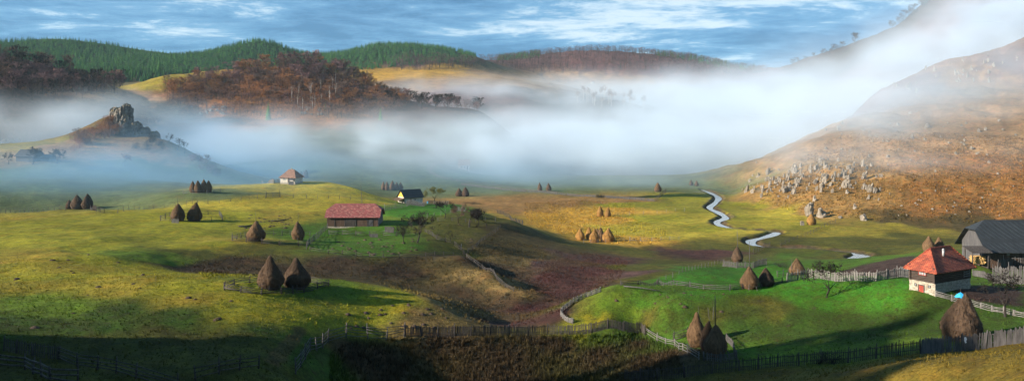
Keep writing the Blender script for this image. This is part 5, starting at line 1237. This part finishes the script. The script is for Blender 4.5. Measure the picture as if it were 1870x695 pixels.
HILL = [(292,135),(340,120),(430,118),(540,112),(600,118),(650,140),(700,165),(740,186),(700,205),(640,205),(560,202),(480,200),(400,196),(340,192),(310,180)]
for p in woods_sample(150, (-27, -8), (640, 800), HILL, 2, 5.5):
    row = HY + (HC - p[2]) * F / p[1]; lowf = min(max((row - 130) / 70, 0), 1)
    plant(WT['w', rn.randint(0, 3), rn.choice((0, 2, 2, 1)) if lowf < .4 else rn.choice((0, 1, 1, 1))], p, rn.uniform(12, 20) * (1 - .55 * lowf), 'leafless reddish brown tree on the wooded hill behind the fog', 'tree', 'trees of the wooded hill', 'bare_tree', rn.uniform(.9, 1.3))
for p in woods_sample(17, (-17, -9), (640, 780), [(530,150),(620,140),(625,200),(500,205),(420,200),(430,185)], 3, 5.0):
    plant(WT['b', rn.randint(0, 3)], p, rn.uniform(11, 17), 'slender pale trunked birch on the wooded hill', 'tree', 'birches of the wooded hill', 'birch_tree')
for p in woods_sample(34, (-11, -1), (680, 900), [(690,180),(760,178),(800,178),(880,188),(900,205),(760,200),(700,195)], 4, 6.0):
    plant(WT['w', rn.randint(0, 3), rn.choice((3, 2, 3))], p, rn.uniform(9, 16), 'dark leafless tree standing out of the fog right of the wooded hill', 'tree', 'dark trees in the fog', 'bare_tree')
for p in woods_sample(22, (3, 12), (850, 1000), [(1040,180),(1180,175),(1190,200),(1040,205)], 5, 5.0):
    plant(WT['b', rn.randint(0, 3)], p, rn.uniform(14, 22), 'tall pale birch trunk fading in the deep fog', 'tree', 'birches in the deep fog', 'birch_tree')
for k in range(22):
    px = rn.uniform(1440, 1690); py = np.interp(px, [1410,1480,1560,1650,1690], [130,103,79,40,6]) + 3
    x, y, z = pick(px, py, 800); plant(WT['w', rn.randint(0, 3), 3], (x, y, z), rn.uniform(10, 22) * (1 if px > 1540 else .6), 'dark tree on the skyline of the misty right mountain', 'tree', 'trees of the right skyline', 'bare_tree', 1.2)
for k in range(24):  # spruces added out of view to roughen the hill's shadow edge
    yy = rn.uniform(-15, 54); xx = -125 + rn.gauss(0, 6); plant(CF[rn.randint(0, 5)], (xx, yy, gz(xx, yy)), rn.uniform(4, 15), 'unseen spruce added to break up the shadow of the left hill', 'tree', 'unseen spruces added for shade', 'spruce_tree', 1.4)
x, y, z = pick(490, 219); plant(CFB[0], (x, y, z), 35 * y / F, 'bright green single spruce at the foot of the wooded hill', 'tree', None, 'spruce_tree', 1.0)
x, y, z = pick(695, 220); plant(CFB[1], (x, y, z), 26 * y / F, 'small spruce half sunk in the fog', 'tree', None, 'spruce_tree', 1.1)
x, y, z = pick(594, 200); plant(CFB[1], (x, y, z), 16 * y / F, 'little spruce among the birches on the wooded hill', 'tree', None, 'spruce_tree', 1.3)
x, y, z = pick(291, 133); plant(CFB[0], (x, y, z), 26 * y / F, 'yellow-green spruce at the left top of the wooded hill', 'tree', None, 'spruce_tree', 1.4)
def mass(name, templates, spots, hlo, hhi, seed, wide=1.):
    """Many small copies of tree meshes baked into one far-off mass."""
    r = np.random.default_rng(seed); data = []
    for me in templates:
        n = len(me.vertices); co = np.empty(n * 3); me.vertices.foreach_get('co', co); data.append((co.reshape(-1, 3), [tuple(p.vertices) for p in me.polygons], [p.material_index for p in me.polygons], me.materials[:]))
    mats = []; V = []; Fc = []; MI = []; off = 0
    for d in data:
        for q in d[3]:
            if q not in mats: mats.append(q)
    for p in spots:
        co, fs, mi, ms = data[r.integers(len(data))]; a = r.uniform(0, 6.283); h_ = r.uniform(hlo, hhi); c, s = math.cos(a), math.sin(a)
        xy = co[:, :2] @ np.array([[c, s], [-s, c]]) * h_ * wide; V.append(np.column_stack([xy[:, 0] + p[0], xy[:, 1] + p[1], co[:, 2] * h_ + p[2] - .3]))
        idx = [mats.index(q) for q in ms]; Fc += [tuple(i + off for i in f) for f in fs]; MI += [idx[i] for i in mi]; off += len(co)
    me = bpy.data.meshes.new(name); me.from_pydata(np.concatenate(V).tolist(), [], Fc)
    for q in mats: me.materials.append(q)
    me.polygons.foreach_set('material_index', MI); me.update(); return tag(link(name, me), kind='stuff')
# spruce forest on the far hills: the nearest ones one by one, the rest as one mass
LOWC = [conifer_mesh(500 + k, NEEDLE[0 if k % 3 else 1], 5, 6, wide=.21) for k in range(6)]
CP_ = [(-60,70),(75,68),(150,70),(230,82),(330,98),(400,88),(480,72),(540,86),(590,92),(700,80),(780,83),(868,98),(870,112),(700,124),(640,130),(560,135),(430,132),(330,134),(280,150),(215,150),(100,125),(-60,118)]
sp_ = woods_sample(7000, (-38, -1.5), (960, 1480), CP_, 11)
sp_.sort(key=lambda p: p[1])
for p in sp_[:240]: plant(CF[rn.randint(0, 5)], p, rn.uniform(8, 12), 'dark green spruce of the forest on the far hills', 'tree', 'spruces of the far hills', 'spruce_tree', rn.uniform(.95, 1.25))
mass('spruce_forest', LOWC, sp_[240:], 6.5, 11.5, 5, 1.35)
LOWB = [wood_tree_mesh(600 + k, TWIG[(0, 2, 1)[k % 3]], None, 7, 90, .2, .38) for k in range(6)]
mass('woodland', LOWB, woods_sample(1700, (-27, -8), (600, 800), HILL[:7] + [(770,190),(700,216),(640,216),(480,214),(400,210),(335,204),(300,182)], 12) + woods_sample(160, (-39, -26), (520, 760), [(-60,80),(60,110),(130,125),(210,160),(215,176),(140,182),(-60,185)], 13) + woods_sample(90, (-12, -1), (680, 900), [(660,170),(760,185),(880,195),(900,210),(700,208)], 14), 3.5, 9, 6, 1.35)
LOWP = [wood_tree_mesh(620 + k, TWIG[(2, 2, 0)[k % 3]], None, 5, 46, .15, .40) for k in range(5)]
mass('far_wood', LOWP, woods_sample(1500, (-2, 21), (1500, 1880), [(890,112),(1000,98),(1080,90),(1150,94),(1250,104),(1330,122),(1400,131),(1420,140),(1250,135),(1100,128),(1000,135),(900,130)], 15) + woods_sample(200, (-9, 1), (1000, 1500), [(640,118),(760,108),(880,112),(900,122),(700,132)], 16), 9, 17, 7, 1.2)
mass('far_spruce', LOWC, woods_sample(160, (-2, 21), (1650, 1880), [(930,105),(970,98),(985,100),(985,106),(900,112)], 17) + woods_sample(160, (10, 21), (1650, 1880), [(1190,97),(1250,104),(1330,122),(1400,131),(1400,136),(1300,121),(1200,102)], 18), 13, 20, 8, 1.2)

# ------------------------------------------------------------------ molehills
MH = []
for k in range(3):
    b = MB(); r = random.Random(k); n = 9; vs = [(0, 0, .26)]; 
    for rr_, z_ in ((.22, .20), (.42, .08), (.55, -.08)):
        for j in range(n): a = 6.283 * j / n; q = rr_ * r.uniform(.8, 1.2); vs.append((q * math.cos(a), q * math.sin(a), z_ * r.uniform(.8, 1.2)))
    fs = [(0, 1 + j, 1 + (j + 1) % n) for j in range(n)]
    for q in range(2): fs += [(1 + q*n + j, 1 + (q+1)*n + j, 1 + (q+1)*n + (j+1) % n, 1 + q*n + (j+1) % n) for j in range(n)]
    b.add(vs, fs, 0, True); MH.append(b.mesh('molehill', EARTH))
def molehills(n, x0, x1, y0, y1, label, group, s=1., seed=0):
    r = random.Random(seed)
    for k in range(n):
        cx_ = r.uniform(x0, x1); x, y, z = pick(cx_, r.uniform(y0, y1)); t = link('molehill', r.choice(MH), None, (x, y, z)); q = s * r.uniform(.6, 1.5); t.scale = (q, q, q * r.uniform(.7, 1.2)); t.rotation_euler.z = r.uniform(0, 6); tag(t, label, 'molehill', group)
molehills(40, 425, 540, 392, 418, 'dark molehill in the scatter behind the two poled stacks', 'molehills behind the poled stacks', .8, 1)
molehills(48, 600, 760, 436, 466, 'dark molehill in the grass in front of the red roofed barn', 'molehills of the barn meadow', .75, 2)
molehills(26, 620, 820, 535, 600, 'dark molehill on the slope between the front stacks and the long palings', 'molehills of the front slope', .6, 3)
molehills(22, 20, 460, 460, 600, 'dark clod of earth on the open left meadow', 'clods of the left meadow', .7, 4)
molehills(12, 1120, 1330, 530, 570, 'brown molehill on the green knoll', 'molehills of the knoll', .55, 5)
molehills(16, 780, 880, 400, 450, 'dark molehill on the orchard slope', 'molehills of the orchard', .7, 6)

# ------------------------------------------------------------------ tussocks of grass, coloured like the ground they grow from
def tussocks(name, spots, hlo, hhi, blades, seed, tone=(.8, 1.5), lean=.5, bw=.05):
    r = np.random.default_rng(seed); P = np.array(spots); n = len(P); A, B = cover(P[:, 0], P[:, 1]); k = n * blades
    base = np.repeat(P, blades, 0); a = r.uniform(0, 6.283, k); h_ = np.repeat(r.uniform(hlo, hhi, n), blades) * r.uniform(.6, 1.1, k); o = r.uniform(0, .5, k) * h_
    root = base + np.stack([np.cos(a) * o * .6, np.sin(a) * o * .6, np.zeros(k) - .04], 1); ln = r.uniform(.1, 1, k) * lean
    tip = root + np.stack([np.cos(a) * h_ * ln, np.sin(a) * h_ * ln, h_ * np.sqrt(np.maximum(1 - ln ** 2, .1))], 1); s = np.stack([-np.sin(a), np.cos(a), np.zeros(k)], 1) * (bw * r.uniform(.5, 1.3, k))[:, None]
    V = np.stack([root - s, root + s, tip], 1).reshape(-1, 3); col = np.repeat(np.repeat(A * .6 + B * .4, blades, 0) * r.uniform(*tone, k)[:, None], 3, 0)
    me = bpy.data.meshes.new(name); me.vertices.add(k * 3); me.vertices.foreach_set('co', V.astype(np.float32).ravel()); me.loops.add(k * 3); me.loops.foreach_set('vertex_index', np.arange(k * 3, dtype=np.int32)); me.polygons.add(k); me.polygons.foreach_set('loop_start', np.arange(0, k * 3, 3, dtype=np.int32)); me.update(calc_edges=True)
    t = me.attributes.new('tone', 'FLOAT_COLOR', 'POINT'); t.data.foreach_set('color', np.concatenate([col, np.ones((k * 3, 1))], 1).astype(np.float32).ravel()); me.materials.append(GRASSM); return tag(link(name, me), kind='stuff')
GRASSM, nt, b = nodes('grass_blades'); a_ = nd(nt, 'ShaderNodeAttribute', attribute_name='tone'); nt.links.new(a_.outputs[0], b.inputs['Base Color']); b.inputs['Roughness'].default_value = .9; b.inputs['Specular IOR Level'].default_value = .1
tussocks('dry_grass', woods_sample(5200, (-14, 17), (82, 120), [(560,660),(640,625),(740,618),(1000,614),(1172,608),(1235,640),(1250,680),(1150,700),(540,700)], 21), .15, 1.0, 10, 31, (.3, 1.8), .85)
tussocks('gully_grass', woods_sample(3600, (-26, 4), (100, 200), [(330,480),(440,462),(560,470),(700,472),(850,470),(900,430),(1000,440),(1060,480),(960,560),(880,595),(780,545),(650,505),(500,505),(380,510)], 22), .2, .6, 8, 32, (.5, 1.9), .6)
tussocks('red_bracken', woods_sample(2600, (0, 9), (105, 235), [(1000,480),(1060,460),(1150,475),(1130,510),(1020,570),(960,595),(900,600),(960,540)], 23), .25, .6, 8, 33, (.6, 1.8), .6)
tussocks('meadow_grass', woods_sample(15000, (-37, 36), (60, 150), [(-60,700),(-60,470),(300,470),(420,520),(600,500),(760,540),(860,595),(740,610),(620,608),(540,690),(300,720)], 24) + woods_sample(9000, (2, 37), (50, 125), [(1030,590),(1130,520),(1400,518),(1560,503),(1660,512),(1880,560),(1880,720),(1150,720),(1240,620),(1180,600)], 25), .07, .24, 7, 34, (.45, 1.8), .8, .03)
tussocks('golden_sedge', woods_sample(2600, (1, 12), (235, 400), [(930,372),(1060,365),(1160,372),(1160,400),(1240,430),(1160,455),(1060,435),(980,415)], 26), .3, .8, 6, 35, (.5, 1.6), .6, .12)
tussocks('hillside_grass', woods_sample(8000, (17, 37), (270, 520), [(1380,370),(1450,300),(1560,225),(1880,200),(1880,410),(1600,405),(1450,385)], 27), .3, 1.1, 5, 36, (.4, 1.5), .6, .22)

tussocks('tall_grass', woods_sample(1500, (-37, 4), (62, 140), [(-60,700),(-60,520),(300,500),(420,520),(600,510),(760,540),(860,595),(740,610),(620,608),(540,690),(300,720)], 44) + woods_sample(900, (2, 37), (50, 120), [(1030,590),(1130,530),(1400,525),(1560,510),(1660,520),(1880,560),(1880,720),(1150,720),(1240,620),(1180,600)], 45), .2, .5, 9, 46, (.4, 1.9), .8, .03)
